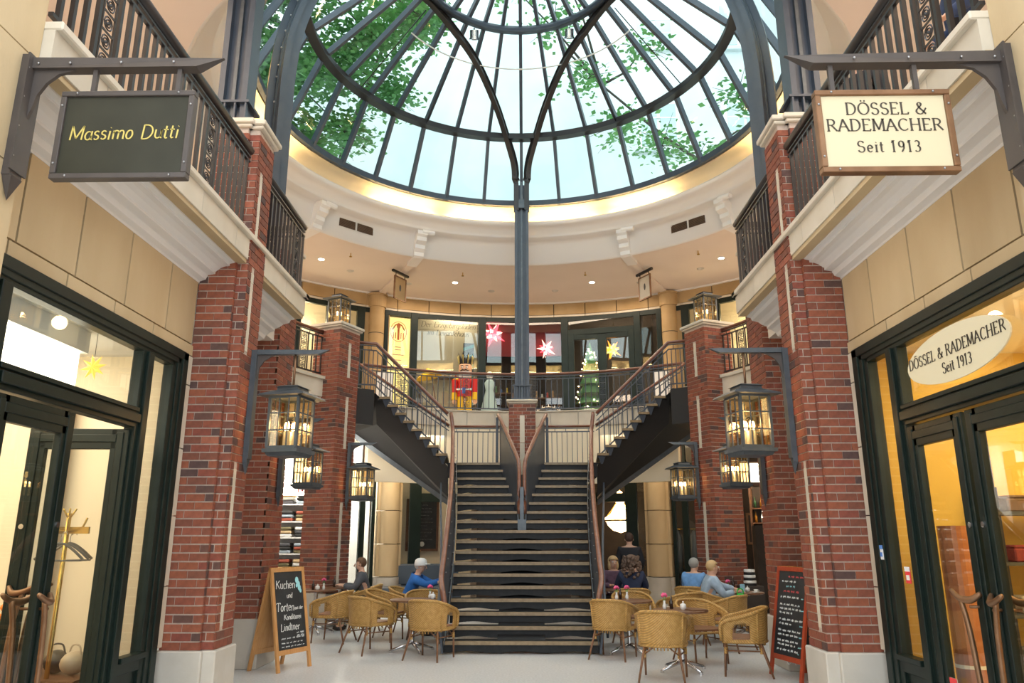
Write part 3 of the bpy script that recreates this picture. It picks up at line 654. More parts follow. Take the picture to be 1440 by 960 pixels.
# ============================================================ BALUSTRADES
def scroll_mesh(h, m):
    mb = MB(); w = .075
    mb.box(-w - .012, -w, -.008, .008, 0, h).box(w, w + .012, -.008, .008, 0, h)
    n = 5
    for i in range(n):
        z = h * (i + .5) / n
        for rr, sx in ((.052, 1), (.03, -1)):
            pts = []
            for q in range(11):
                a = 2 * PI * q / 11 * 1.0; pts.append((rr * math.cos(a) * sx, 0, z + rr * math.sin(a)))
            mb.tube(pts, .007, 4, closed=True)
        mb.box(-w, w, -.006, .006, h * i / n - .006, h * i / n + .006)
        mb.ball((0, 0, z), .014, 6, 4)
    return mb
SCR = {}
def baluster_mesh(h, w, m):
    k = (round(h, 2), w, m)
    if k not in SCR: SCR[k] = MB().box(-w / 2, w / 2, -w / 2, w / 2, 0, h).build('baluster', M_[m]); SCR[k].name = 'x'
    return SCR[k]
def balustrade(label, path, z0, m='iron', railm='rail', sp=.13, scroll_every=12, rh=1.0, wrail=.07, w=.018, first_scroll=4, name='balustrade', cat='balustrade', upb=.13):
    """path: list of (x,y) or (x,y,z); z0 base level (added)"""
    P3 = [Vector((p[0], p[1], (p[2] if len(p) > 2 else 0) + z0)) for p in path]
    t = thing(name, label, cat, tuple(P3[0]), 0)
    o = P3[0]; P_ = [p - o for p in P3]
    up = Vector((0, 0, 1))
    MB().tube([p + up * rh for p in P_], wrail / 2, 8).build('handrail', M_[railm], t)
    MB().tube([p + up * (rh - wrail * .5 - .02) for p in P_], 0, sq=(.04, .02)).tube([p + up * (rh - upb) for p in P_], 0, sq=(.035, .022)).build('top_bar', M_[m], t)
    MB().tube([p + up * .07 for p in P_], 0, sq=(.035, .03)).build('bottom_bar', M_[m], t)
    h = rh - .07 - upb
    bal = MB().box(-w / 2, w / 2, -w / 2, w / 2, 0, h); me = bpy.data.meshes.new('baluster'); me.from_pydata(bal.v, [], bal.f); me.materials.append(M_[m])
    sm_ = scroll_mesh(h, m); ms = bpy.data.meshes.new('scroll_panel'); ms.from_pydata(sm_.v, [], sm_.f); ms.materials.append(M_[m])
    cnt = 0; carry = sp * .5; skip = 0
    for a, b in zip(P_, P_[1:]):
        L = Vector((b.x - a.x, b.y - a.y, 0)).length
        if L < 1e-4: continue
        d = carry; ang = math.atan2(b.y - a.y, b.x - a.x)
        while d < L:
            p = a.lerp(b, d / L) + up * .07
            if (cnt - first_scroll) % scroll_every == 0:
                inst('scroll_panel', ms, t, p, (0, 0, ang)); 
            elif (cnt - first_scroll) % scroll_every in (1, scroll_every - 1) and sp < .12: pass
            else: inst('baluster', me, t, p, (0, 0, ang))
            cnt += 1; d += sp
        carry = d - L
    # little struts between the two top bars
    st = MB(); 
    for a, b in zip(P_, P_[1:]):
        L = (b - a).length; n = max(1, int(L / (sp * 2)))
        for i in range(n):
            p = a.lerp(b, (i + .5) / n); st.tube([p + up * (rh - upb), p + up * (rh - .04)], .008, 4)
    st.build('rail_strut', M_[m], t)
    return t
for s, w_ in ((-1, 'left'), (1, 'right')):
    balustrade('black iron balustrade with scroll panels along the %s shop balcony, before the front brick pier' % w_, [(s * 3.04, 7.78), (s * 3.04, 4.26)], 4.93, 'darkiron', 'darkiron', .135, 14, .98, .11, .034, 21)
    balustrade('short black iron balustrade turning the %s balcony corner beyond the front brick pier' % w_, [(s * 3.04, 8.4), (s * 3.04, 9.98), (s * 3.6, 9.98), (s * 3.6, 10.56)], 4.93, 'darkiron', 'darkiron', .135, 14, .98, .09, .03, 9)
    balustrade('curved black iron balustrade between the two rear brick piers on the %s' % w_, [pol(4.92, s * a) for a in range(110, 56, -3)], 4.93, 'darkiron', 'rail', .13, 12, .98, .07, .022, 5)
pth = [pol(6.78, a) for a in range(-36, 37, 3)]
balustrade('grey iron balustrade with reddish handrail curving along the front of the upper gallery', pth, 4.87, 'iron', 'rail', .15, 12, 1.0, .07, .02, 6)

# ============================================================ STAIRCASE
SD0, SR, SH = 12.0, .27, .18
def hw(n): # half width of tread n
    t = (n - 1) / 17
    return 1.115 + .27 * t * t + .0 + (.03 * t)
stair = thing('staircase', 'dark iron double staircase with brown nosings, splitting into two side flights', 'staircase', (0, 12, 0))
def S(p): return (p[0], p[1] - 12, p[2])
for n in range(1, 19):
    y = SD0 + SR * (n - 1); z = SH * n
    h = hw(n) + (.05 if n == 1 else 0)
    if n <= 11: parts = [(-h, h)]
    else:
        g = .075 + (n - 12) / 6 * .36
        parts = [(-h, -g), (g, h)]
    for (a, b) in parts:
        if n < 18: tr_ = MB().box(a, b, y - 12 + .02, y - 12 + SR + .03, z - .045, z - .003)
        else: tr_ = MB().box(a, b, y - 12 + .02, y - 12 + .4, z - .045, z - .003)
        tr_.build('tread', M_['tread'], stair)
        MB().box(a, b, y - 12 - .03, y - 12 + .03, z - .05, z).build('nosing', M_['nose'], stair)
        # riser plate with shallow curved cut-outs along its foot
        rp = MB(); L = b - a; q = 24; vs = []; fs = []
        for i in range(q + 1):
            x = a + L * i / q; u = (i / q * (3 if n <= 11 else 2)) % 1
            cut = .012 + .028 * math.sin(PI * u) ** 2
            vs += [(x, y - 12 + .035, z - SH + cut), (x, y - 12 + .035, z - .05), (x, y - 12 + .047, z - SH + cut), (x, y - 12 + .047, z - .05)]
        for i in range(q):
            k = 4 * i; fs += [(k, k + 4, k + 5, k + 1), (k + 2, k + 3, k + 7, k + 6), (k, k + 2, k + 6, k + 4)]
        rp.add(vs, fs).build('riser', M_['tread'], stair)
# landing
LZ = SH * 18
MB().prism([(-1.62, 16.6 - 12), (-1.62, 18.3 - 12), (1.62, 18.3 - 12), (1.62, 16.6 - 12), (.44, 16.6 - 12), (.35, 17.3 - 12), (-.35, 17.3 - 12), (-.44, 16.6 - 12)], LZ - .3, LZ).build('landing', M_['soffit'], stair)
# closed dark stringers, panelled parapets and wooden handrails of the central flight
def noz(y): return SH + (y - SD0) / SR * SH
for s in (-1, 1):
    ys = [11.9 + i * .3 for i in range(16)]; ys = [y for y in ys if y < 16.6] + [16.6]
    vs = []; fs = []; vs2 = []
    def xo(y): 
        n = max(1, min(18, (y - SD0) / SR + 1)); return hw(n) + .03
    for i, y in enumerate(ys):
        x = s * xo(y); z = min(noz(y), LZ + .1)
        lean = s * .06
        lo = max(0.02, z - .34); hi = z + .76 * min(1, .55 + (y - 11.9) * .6)
        vs += [(x, y - 12, lo), (x + lean, y - 12, hi), (x + s * .03, y - 12, lo), (x + lean + s * .03, y - 12, hi)]
    for i in range(len(ys) - 1):
        k = 4 * i; fs += [(k, k + 1, k + 5, k + 4), (k + 2, k + 6, k + 7, k + 3), (k + 1, k + 3, k + 7, k + 5), (k, k + 4, k + 6, k + 2)]
    fs += [(0, 2, 3, 1), (len(vs) - 4, len(vs) - 3, len(vs) - 1, len(vs) - 2)]
    MB().add(vs, fs).build('parapet_panel', M_['iron'], stair)
    bo = MB()
    for i in range(2, len(ys)):
        for dz in (.1, .62):
            y = ys[i]; bo.ball((s * (xo(y) + .0 + .05 * dz / .8) - s * .005, y - 12, min(noz(y), LZ + .1) + dz), .012, 6, 4)
    bo.build('rivet', M_['bolt'], stair)
    # light edge strip along the foot of the parapet
    MB().tube([(s * (xo(y) - .012), y - 12, min(noz(y), LZ + .1) + .03) for y in ys], 0, sq=(.012, .03)).build('edge_strip', M_['lanternm'], stair)
    hr_ = [(s * 1.12, 11.62 - 12 + .25, .62), (s * 1.17, 11.9 - 12 + .05, .86)] + [(s * (xo(y) + .08), y - 12, min(noz(y), LZ + .1) + .86 * min(1, .8 + (y - 11.9) * .22)) for y in ys[1:-1]] + [(s * 1.56, 16.55 - 12, LZ + 1.08)]
    MB().tube(smooth_path(hr_, 3), .042, 10).build('handrail', M_['rail'], stair)
    # outer lower stringer seen beside the flight
    sp = smooth_path([(s * (xo(12.3) + .16), .3, .0 + .25), (s * (xo(13.3) + .2), 1.3, .75), (s * (xo(14.4) + .24), 2.4, 1.45), (s * (xo(15.6) + .3), 3.6, 2.3), (s * 1.75, 4.6, 2.75)], 4)
    MB().tube(sp, 0, sq=(.035, .14)).build('stringer', M_['iron'], stair)
    # inner V parapets
    pa = [(s * .06, 14.9, noz(14.9)), (s * .09, 15.15, noz(15.15)), (s * .46, 16.6, LZ + .02)]
    vs = []; fs = []
    for (x, y, z) in pa: vs += [(x, y - 12, z - .25), (x + s * .01, y - 12, z + .86), (x + s * .025, y - 12, z - .25), (x + s * .035, y - 12, z + .86)]
    for k in (0, 4): fs += [(k, k + 1, k + 5, k + 4), (k + 2, k + 6, k + 7, k + 3), (k + 1, k + 3, k + 7, k + 5), (k, k + 4, k + 6, k + 2)]
    fs += [(0, 2, 3, 1), (8, 9, 11, 10)]
    MB().add(vs, fs).build('parapet_panel', M_['iron'], stair)
    MB().tube(smooth_path([(s * .05, 14.78 - 12, noz(14.8) + .06), (s * .05, 14.8 - 12, noz(14.8) + .55), (s * .055, 14.92 - 12, noz(14.9) + .9), (s * .12, 15.2 - 12, noz(15.2) + .97), (s * .5, 16.6 - 12, LZ + 1.0), (s * .52, 16.75 - 12, LZ + 1.0)], 4), .038, 10).build('handrail', M_['rail'], stair)
    MB().cyl((s * .55, 16.72 - 12, LZ), .03, 1.0, 10).build('post', M_['iron'], stair)
MB().box(-.035, .035, 14.7 - 12, 14.78 - 12, noz(14.5) - .1, noz(14.7) + .62).build('newel_plate', M_['lanternm'], stair)
MB().box(-.08, .08, 14.66 - 12, 14.8 - 12, noz(14.5) - .12, noz(14.7) + .02).build('newel_foot', M_['lanternm'], stair)
# dark infill added under the treads so the riser gaps look dark
vs = []
for y, z in ((.12, .02), (5.3, LZ - .5)):
    for x in (-.36, .36): vs += [(x, y, z), (x, y, z + .12 if y < 1 else z + .3)]
MB().add(vs, [(0, 1, 3, 2), (4, 6, 7, 5), (0, 4, 5, 1), (2, 3, 7, 6), (1, 5, 7, 3), (0, 2, 6, 4)]).build('dark_infill', M_['soffit'], stair)
# side flights
def sf(s):
    F = lambda t: Vector((s * (1.62 + 1.66 * t), 16.52 - 12 + .14 * t, LZ + (F1 - LZ) * t))
    B = lambda t: Vector((s * (1.75 + 2.35 * t), 18.15 - 12 + .2 * t, LZ + (F1 - LZ) * t))
    n = 9
    for k in range(1, n):
        t0, t1 = (k - 1) / n, k / n; z = LZ + (F1 - LZ) * k / n
        a, b, c, d = F(t0), F(t1 + .03), B(t1 + .02), B(t0)
        top = [(p.x, p.y + (-.12 if i in (0, 1) else 0), z) for i, p in enumerate((a, b, c, d))]
        vs = [(x, y, zz - .05) for x, y, zz in top] + top
        MB().add(vs, [(0, 1, 2, 3)[::-1], (4, 5, 6, 7), (0, 1, 5, 4), (1, 2, 6, 5), (2, 3, 7, 6), (3, 0, 4, 7)]).build('tread', M_['tread'], stair)
        # pale edge of the tread
        MB().tube([Vector(top[0]) + Vector((0, -.008, -.025)), Vector(top[1]) + Vector((0, -.008, -.025))], 0, sq=(.02, .05)).build('nosing', M_['nose'], stair)
        MB().tube([Vector(top[0]) + Vector((-s * .005, 0, -.025)), Vector(top[3]) + Vector((-s * .005, 0, -.025))], 0, sq=(.02, .05)).build('nosing', M_['nose'], stair)
        br = MB(); q = F(t0).lerp(F(t1), .5); zz = z - .05
        br.add([(q.x - s * .07, q.y - .08, zz), (q.x + s * .08, q.y - .08, zz), (q.x + s * .02, q.y - .02, zz - .17), (q.x - s * .02, q.y - .02, zz - .17), (q.x - s * .07, q.y + .05, zz), (q.x + s * .08, q.y + .05, zz)],
               [(0, 1, 2, 3), (0, 3, 4), (1, 5, 2), (3, 2, 5, 4)])
        br.build('tread_bracket', M_['iron'], stair)
    # dark closed underside
    vs = []
    for t in (0, 1):
        for p, dz in ((F(t) + Vector((0, .02, 0)), -.06), (B(t), -.06), (B(t), -.72), (F(t) + Vector((0, .35, 0)), -.72)): vs.append((p.x, p.y, p.z + dz))
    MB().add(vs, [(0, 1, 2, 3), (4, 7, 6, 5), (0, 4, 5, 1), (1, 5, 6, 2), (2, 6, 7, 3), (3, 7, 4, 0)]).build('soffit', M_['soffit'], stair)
    vs = []
    for t in (0, 1):
        p = F(t) if 0 else B(t); vs += [(p.x, p.y - .02, p.z - .84), (p.x, p.y + .05, p.z - .84), (p.x, p.y + .05, p.z - .71), (p.x, p.y - .02, p.z - .71)]
    MB().add(vs, [(0, 1, 2, 3), (4, 7, 6, 5), (0, 4, 5, 1), (1, 5, 6, 2), (2, 6, 7, 3), (3, 7, 4, 0)]).build('stringer', M_['lanternm'], stair)
    MB().add([(s * 3.26, 4.5, 4.05), (s * 3.7, 4.16, 4.05), (s * 3.7, 4.16, 4.83), (s * 3.26, 4.5, 4.83), (s * 3.3, 4.56, 4.05), (s * 3.74, 4.22, 4.05), (s * 3.74, 4.22, 4.83), (s * 3.3, 4.56, 4.83)],
             [(0, 1, 2, 3), (4, 7, 6, 5), (0, 4, 5, 1), (1, 5, 6, 2), (2, 6, 7, 3), (3, 7, 4, 0)]).build('head_beam', M_['soffit'], stair)
    o12 = Vector((0, 12, 0))
    f = [F(t / 6) + o12 + Vector((0, -.06, .03)) for t in range(7)]; f.append(Vector((s * 3.68, 16.32, F1)))
    w_ = 'left' if s < 0 else 'right'
    balustrade('sloping iron balustrade with reddish handrail on the near edge of the %s side flight' % w_, [tuple(p) for p in f], 0, 'iron', 'rail', .105, 16, 1.02, .07, .016, 9, upb=.16)
    b = [B(t / 6) + o12 + Vector((0, -.05, .03)) for t in range(7)]
    balustrade('sloping iron balustrade on the far edge of the %s side flight' % w_, [tuple(p) for p in b], 0, 'iron', 'rail', .14, 30, 1.0, .06, .016, 50)
    balustrade('low curved iron balustrade at the back of the stair landing, %s half' % w_, [(s * .4, 18.1), (s * .9, 18.1), (s * 1.7, 18.05)], LZ, 'iron', 'rail', .12, 99, 1.0, .06, .016, 70)
sf(-1); sf(1)
# ============================================================ LETTERING (drawn strokes)
def A_(cx, cy, rx, ry, a0, a1, n=9):
    return [(cx + rx * math.cos(R(a0 + (a1 - a0) * i / n)), cy + ry * math.sin(R(a0 + (a1 - a0) * i / n))) for i in range(n + 1)]
G = {  # width, strokes (cap height 1, x height .62); serif positions are marked by H entries
 'D': (.86, [[(.14, 0), (.14, 1)], [(.14, 1), (.35, 1)] + A_(.35, .5, .42, .5, 90, -90) + [(.14, 0)]]),
 'O': (.95, [A_(.48, .5, .4, .5, 90, 450, 18)]),
 'S': (.68, [A_(.34, .75, .24, .25, 20, 270, 8)[:-1] + A_(.34, .25, .26, .27, 90, -160, 8)]),
 'E': (.72, [[(.14, 0), (.14, 1)], [(.14, 1), (.62, 1), (.62, .86)], [(.14, .52), (.5, .52)], [(.14, 0), (.64, 0), (.64, .15)]]),
 'L': (.68, [[(.14, 0), (.14, 1)], [(.14, 0), (.62, 0), (.62, .15)]]),
 'R': (.82, [[(.14, 0), (.14, 1)], [(.14, 1), (.36, 1)] + A_(.36, .75, .26, .25, 90, -90) + [(.14, .5)], [(.38, .5), (.78, 0)]]),
 'A': (.84, [[(.04, 0), (.4, 1)], [(.4, 1), (.8, 0)], [(.18, .36), (.64, .36)]]),
 'M': (1.0, [[(.12, 0), (.14, 1)], [(.14, 1), (.5, .1)], [(.5, .1), (.86, 1)], [(.86, 1), (.88, 0)]]),
 'C': (.84, [A_(.48, .5, .38, .5, 45, 315, 14)]),
 'H': (.9, [[(.14, 0), (.14, 1)], [(.76, 0), (.76, 1)], [(.14, .52), (.76, .52)]]),
 'K': (.8, [[(.14, 0), (.14, 1)], [(.7, 1), (.14, .45)], [(.3, .6), (.74, 0)]]),
 'T': (.76, [[(.38, 0), (.38, 1)], [(.04, .86), (.06, 1), (.7, 1), (.72, .86)]]),
 '&': (.9, [[(.84, .5), (.6, .12)] + A_(.36, .24, .27, .25, -30, -200, 8) + [(.2, .45), (.46, .72)] + A_(.36, .83, .14, .15, -20, 200, 8) + [(.3, .6), (.8, 0)]]),
 '1': (.5, [[(.26, 0), (.26, 1)], [(.26, 1), (.12, .84)]]),
 '9': (.6, [A_(.3, .7, .2, .28, 0, 360, 12), [(.5, .7), (.48, .3), (.3, .0)]]),
 '3': (.58, [A_(.27, .76, .19, .24, 140, -80, 8), A_(.26, .27, .23, .27, 85, -140, 9)]),
 'e': (.54, [[(.08, .34), (.46, .34)] + A_(.27, .31, .2, .31, 10, 315, 10)]),
 'i': (.28, [[(.14, 0), (.14, .62)], [(.13, .84), (.15, .87)]]),
 't': (.38, [[(.16, .88), (.16, .1), (.22, 0), (.34, .04)], [(.03, .62), (.32, .62)]]),
 'a': (.56, [A_(.26, .3, .2, .3, 60, 360, 10) , [(.46, .62), (.46, .05), (.54, 0)]]),
 's': (.44, [A_(.22, .46, .14, .15, 30, 250, 6)[:-1] + A_(.22, .16, .15, .16, 90, -150, 6)]),
 'm': (.84, [[(.1, 0), (.1, .6)], [(.1, .4)] + A_(.27, .42, .16, .19, 150, 10, 5) + [(.43, 0)], [(.43, .4)] + A_(.6, .42, .16, .19, 150, 10, 5) + [(.76, 0), (.84, .03)]]),
 'n': (.56, [[(.1, 0), (.1, .6)], [(.1, .4)] + A_(.29, .42, .18, .19, 150, 10, 5) + [(.47, 0), (.55, .03)]]),
 'u': (.56, [[(.1, .62), (.1, .2)] + A_(.28, .2, .18, .2, 180, 340, 5) + [(.46, .62), (.46, .05), (.55, 0)]]),
 'o': (.56, [A_(.28, .31, .2, .31, 90, 450, 12)]),
 'r': (.42, [[(.1, 0), (.1, .6)], [(.1, .38)] + A_(.27, .42, .15, .19, 150, 30, 5)]),
 'c': (.48, [A_(.28, .31, .2, .31, 50, 310, 10)]),
 'h': (.56, [[(.1, 0), (.1, 1)], [(.1, .4)] + A_(.29, .42, .18, .19, 150, 10, 5) + [(.47, 0)]]),
 'd': (.58, [A_(.26, .3, .2, .3, 60, 360, 10), [(.46, 1), (.46, .05), (.54, 0)]]),
 'l': (.26, [[(.12, 1), (.12, .08), (.22, 0)]]),
 'k': (.5, [[(.1, 0), (.1, 1)], [(.42, .6), (.1, .28)], [(.2, .36), (.46, 0)]]),
 'g': (.56, [A_(.26, .32, .2, .29, 60, 360, 10), [(.46, .62), (.46, -.2)] + A_(.26, -.2, .2, .14, 0, -150, 5)]),
 'b': (.56, [[(.1, 1), (.1, 0)], A_(.28, .3, .19, .3, 150, -180, 10)]),
 'z': (.48, [[(.06, .62), (.42, .62), (.06, 0), (.44, 0)]]),
 'v': (.48, [[(.03, .62), (.22, 0)], [(.22, 0), (.44, .62)]]),
 'f': (.36, [[(.34, .96), (.2, 1), (.15, .85), (.15, 0)], [(.02, .6), (.3, .6)]]),
 'w': (.7, [[(.03, .62), (.18, 0), (.34, .5), (.5, 0), (.66, .62)]]),
}
def deaccent(ch): return {'Ö': 'O', 'ä': 'a'}.get(ch, ch)
def text_w(t, sp=.06): return sum(.42 if c == ' ' else G[deaccent(c)][0] + sp for c in t)
def text(t, h, thick=.13, thin=.05, serif=True, slant=0, wob=0, sp=.06, align=.5, depth=.003, rnd=random.Random(3)):
    """flat raised lettering in the XZ plane facing -Y, baseline at z=0"""
    mb = MB(); x0 = -text_w(t, sp) * align
    def stroke(pts, tk, tn):
        P_ = [Vector((p[0], 0, p[1])) for p in pts]; n = len(P_)
        if n < 2: return
        vs = []
        for i in range(n):
            d = P_[min(i + 1, n - 1)] - P_[max(i - 1, 0)]
            if d.length < 1e-6: d = Vector((1, 0, 0))
            d.normalize(); w = (tn + (tk - tn) * abs(d.z) ** 1.5) / 2; nn = Vector((-d.z, 0, d.x))
            vs += [P_[i] + nn * w, P_[i] - nn * w]
        vs = [(v.x * h, y * depth, v.z * h) for y in (-1, 0) for v in vs]; m = 2 * n; fs = []
        for i in range(n - 1):
            k = 2 * i; fs += [(k, k + 1, k + 3, k + 2), (m + k, m + k + 2, m + k + 3, m + k + 1), (k, k + 2, m + k + 2, m + k), (k + 1, m + k + 1, m + k + 3, k + 3)]
        mb.add(vs, fs)
    for c in t:
        if c == ' ': x0 += .42; continue
        w, ss = G[deaccent(c)]; dy = rnd.uniform(-wob, wob); low = c.islower()
        for st in ss:
            pts = [(x0 + px + slant * py + rnd.uniform(-wob, wob) * .3, py + dy) for px, py in st]
            stroke(pts, thick, thin)
            if serif and len(st) == 2 and abs(st[0][0] - st[1][0]) < .06 * 1.2 and abs(st[0][1] - st[1][1]) > .4 or (serif and c in 'A' and abs(st[0][1] - st[1][1]) > .4):
                for q in st:
                    if c in 'A' and q[1] > .5: continue
                    stroke([(x0 + q[0] - .11, q[1] + dy), (x0 + q[0] + .11, q[1] + dy)], thin, thin * 1.1)
        if c in 'Öä':
            hh = 1.16 if c == 'Ö' else .84
            for dx in (-.13, .13): stroke([(x0 + w / 2 + dx, hh - .04 + dy), (x0 + w / 2 + dx, hh + .06 + dy)], .11, .11)
        x0 += w + sp
    return mb
def put(mb, name, m, parent, loc, rot=(0, 0, 0)):
    o = mb.build(name, M_[m], parent); o.location = loc; o.rotation_euler = rot; return o
def scribble(n, L, h, rnd):
    """an unreadable handwritten line"""
    mb = MB(); x = -L / 2; y = 0
    while x < L / 2 - .01:
        wl = rnd.uniform(.035, .09); pts = []; k = int(wl / .006)
        for i in range(k):
            pts.append((x + i * .006, 0, (h * .5 if i % 2 else -h * .5) * rnd.uniform(.3, 1)))
        if len(pts) > 2: mb.tube(pts, .0022, 3)
        x += wl + .02
    return mb

# ============================================================ SHOP FRONTS
def frame_y(mb, s, y0, y1, z0, z1, d=.10, off=0):   # box standing in the shop-front plane
    mb.box(s * (WX - .03 + off), s * (WX - .03 + off + d), y0, y1, z0, z1)
def shop(s):
    nm = 'left' if s < 0 else 'right'
    g = struct('window_1' if s < 0 else 'window_2')
    m = MB(); frame_y(m, s, 7.36, 7.63, 0, 3.5); m.box(s * (WX - .06), s * (WX + .02), 7.52, 7.63, 0, 3.5).box(s * (WX - .045), s * (WX), 7.44, 7.55, 0, 3.5)
    frame_y(m, s, 4.25, 7.4, 3.33, 3.51); m.box(s * (WX - .06), s * WX, 4.25, 7.63, 3.42, 3.51).box(s * (WX - .045), s * WX, 4.25, 7.5, 3.37, 3.44)
    m.build('outer_frame', M_['green'], g, bevel=.006)
    m = MB(); frame_y(m, s, 6.76, 6.98, 0, 3.34); m.box(s * (WX - .06), s * WX, 6.82, 6.92, 0, 3.34); frame_y(m, s, 4.72, 4.92, 0, 3.34); m.box(s * (WX - .06), s * WX, 4.77, 4.87, 0, 3.34)
    m.build('mullion', M_['green'], g, bevel=.006)
    m = MB(); frame_y(m, s, 4.9, 6.78, 2.62, 2.79); m.box(s * (WX - .07), s * WX, 4.9, 6.78, 2.66, 2.74).box(s * (WX - .05), s * WX, 4.9, 6.78, 2.76, 2.8); m.build('transom', M_['green'], g, bevel=.006)
    m = MB(); frame_y(m, s, 6.96, 7.38, .5, .64); m.box(s * (WX - .07), s * (WX + .02), 6.96, 7.4, .6, .65); frame_y(m, s, 6.96, 7.38, 0, .12); m.box(s * WX, s * (WX + .04), 6.96, 7.4, .1, .52); m.build('sill_panel', M_['green'], g, bevel=.006)
    MB().box(s * (WX + .015), s * (WX + .021), 6.97, 7.37, .62, 3.35).build('pane', M_['glass'], g)
    MB().box(s * (WX + .015), s * (WX + .021), 4.9, 6.78, 2.78, 3.35).build('pane', M_['glass'], g)
    MB().box(s * (WX + .015), s * (WX + .021), 4.2, 4.74, .3, 3.35).build('pane', M_['glass'], g)
    # door leaves: built at the hinge, closed along Y
    def leaf(dname, hinge_y, sgn, ang, L=.86):
        d = struct(dname, (s * WX, hinge_y, 0), ang)
        x = lambda a: a * sgn
        f = MB()
        for a, b in ((0, .15), (L - .15, L)): f.box(-.03, .03, x(a), x(b), .01, 2.6)
        f.box(-.03, .03, x(.1), x(L - .1), 2.42, 2.6).box(-.03, .03, x(.1), x(L - .1), .01, .32)
        for a, b in ((.04, .1), (L - .1, L - .04)): f.box(-.042, .042, x(a), x(b), .03, 2.57)
        f.box(-.042, .042, x(.1), x(L - .1), 2.48, 2.55).box(-.042, .042, x(.1), x(L - .1), .24, .3)
        f.build('leaf_frame', M_['green'], d, bevel=.005)
        MB().box(-.004, .004, x(.14), x(L - .14), .3, 2.43).build('pane', M_['glass'], d)
        # forked bronze pull handle
        for sg in (-1, 1):
            yy = x(L - .1); ox = sg * .1
            h = MB()
            h.tube(smooth_path([(ox * .9, yy, .25), (ox, yy - sgn * .02, .6), (ox * 1.1, yy - sgn * .05, 1.0), (ox * 1.2, yy - sgn * .1, 1.22)], 4), [.02] * 13, 8)
            h.tube(smooth_path([(ox * .5, yy + sgn * .06, 1.26), (ox * 1.0, yy, 1.21), (ox * 1.3, yy - sgn * .1, 1.22), (ox * 1.3, yy - sgn * .2, 1.27)], 4), [.016, .019, .022, .025, .027, .027, .026, .025, .023, .021, .02, .018, .014], 8)
            h.tube([(0, yy, 1.16), (ox, yy - sgn * .02, 1.16)], .012, 6).tube([(0, yy, .3), (ox, yy, .3)], .012, 6)
            h.build('pull_handle', M_['bronze'], d)
        MB().cyl((0, 0, 0), .022, .012, 12, M=Matrix.Translation((-s * .045 - .006, x(L - .06), 1.75)) @ Matrix.Rotation(PI / 2, 4, 'Y')).build('lock', M_['chrome'], d)
        return d
    if s < 0:
        leaf('door_1', 6.76, -1, R(-80) if 0 else R(-86)); leaf('door_2', 4.92, 1, 0, .93)
    else:
        leaf('door_3', 6.76, -1, 0); leaf('door_4', 4.92, 1, 0, .93)
    # shop room
    x0, x1 = s * (WX + .1), s * 6.88
    M = 'cream' if s < 0 else 'yellow'
    r = struct('wall_' + nm)
    MB().box(s * (WX + .06), x1, 7.72, 7.79, 0, 3.56).build('end_wall', M_[M], r)
    MB().box(x1, x1 + s * .1, 1.9, 7.79, 0, 3.56).build('rear_wall', M_[M], r)
    MB().box(x0, x1, 1.9, 2.0, 0, 3.56).build('end_wall', M_[M], r)
    MB().box(s * (WX + .06), x1, 1.9, 7.79, 3.5, 3.56).build('shop_ceiling', M_['white'] if s < 0 else M_['cream'], r)
    if s < 0: MB().box(x0, x1, 2, 7.72, .0, .012).build('shop_floor', M_['wood'], r)
    else: MB().box(x0, x1, 2, 7.72, .0, .012).build('shop_floor', M_['stone_grey'], r)
shop(-1); shop(1)
rnd = random.Random(11)
# ---- things in the left shop
t = thing('ceiling_light_box', 'big glowing white light box under the ceiling of the left shop', 'ceiling light', (-4.55, 5.55, 3.1))
MB().box(-.55, .55, -1.15, 1.15, -.14, .2).build('casing', M_['softlight'], t); MB().box(-.6, .6, -1.2, 1.2, .2, .4).build('trim', M_['white'], t)
t = thing('paper_star', 'yellow paper star hanging behind the upper window of the left shop', 'star', (-3.75, 6.52, 3.12))
def star_mb(r, n, th, r2=.42):
    mb = MB(); vs = [(0, -th, 0), (0, th, 0)]; m = 2 * n
    for i in range(m):
        a = PI * i / n + .2; q = r if i % 2 == 0 else r * r2; vs.append((q * math.cos(a), 0, q * math.sin(a)))
    fs = []
    for i in range(m): fs += [(0, 2 + i, 2 + (i + 1) % m), (1, 2 + (i + 1) % m, 2 + i)]
    return mb.add(vs, fs)
M_['star_y'] = E('yellow_star_paper', (1, .6, .1), .6, (.8, .5, .08))
star_mb(.12, 8, .03).build('star_body', M_['star_y'], t); MB().tube([(0, 0, .1), (0, 0, .38)], .003, 4).build('cord', M_['black'], t)
t = thing('coat_stand', 'polished brass coat stand with hooks inside the left shop', 'coat stand', (-4.06, 7.0, .012))
MB().cyl((0, 0, 0), .17, .02, 20).tube([(0, 0, 0), (0, 0, 1.86)], .02, 10).build('pole', M_['brass'], t)
mbh = MB()
for k in range(6):
    a = k * PI / 3; c, sn = math.cos(a), math.sin(a)
    mbh.tube(smooth_path([(0, 0, 1.7), (c * .12, sn * .12, 1.72), (c * .17, sn * .17, 1.82)], 4), .009, 6)
    mbh.tube([(0, 0, 1.8), (c * .06, sn * .06, 1.9)], .008, 6)
mbh.build('hook', M_['brass'], t); MB().box(-.2, .2, -.012, .012, 1.68, 1.74).build('bar', M_['brass'], t)
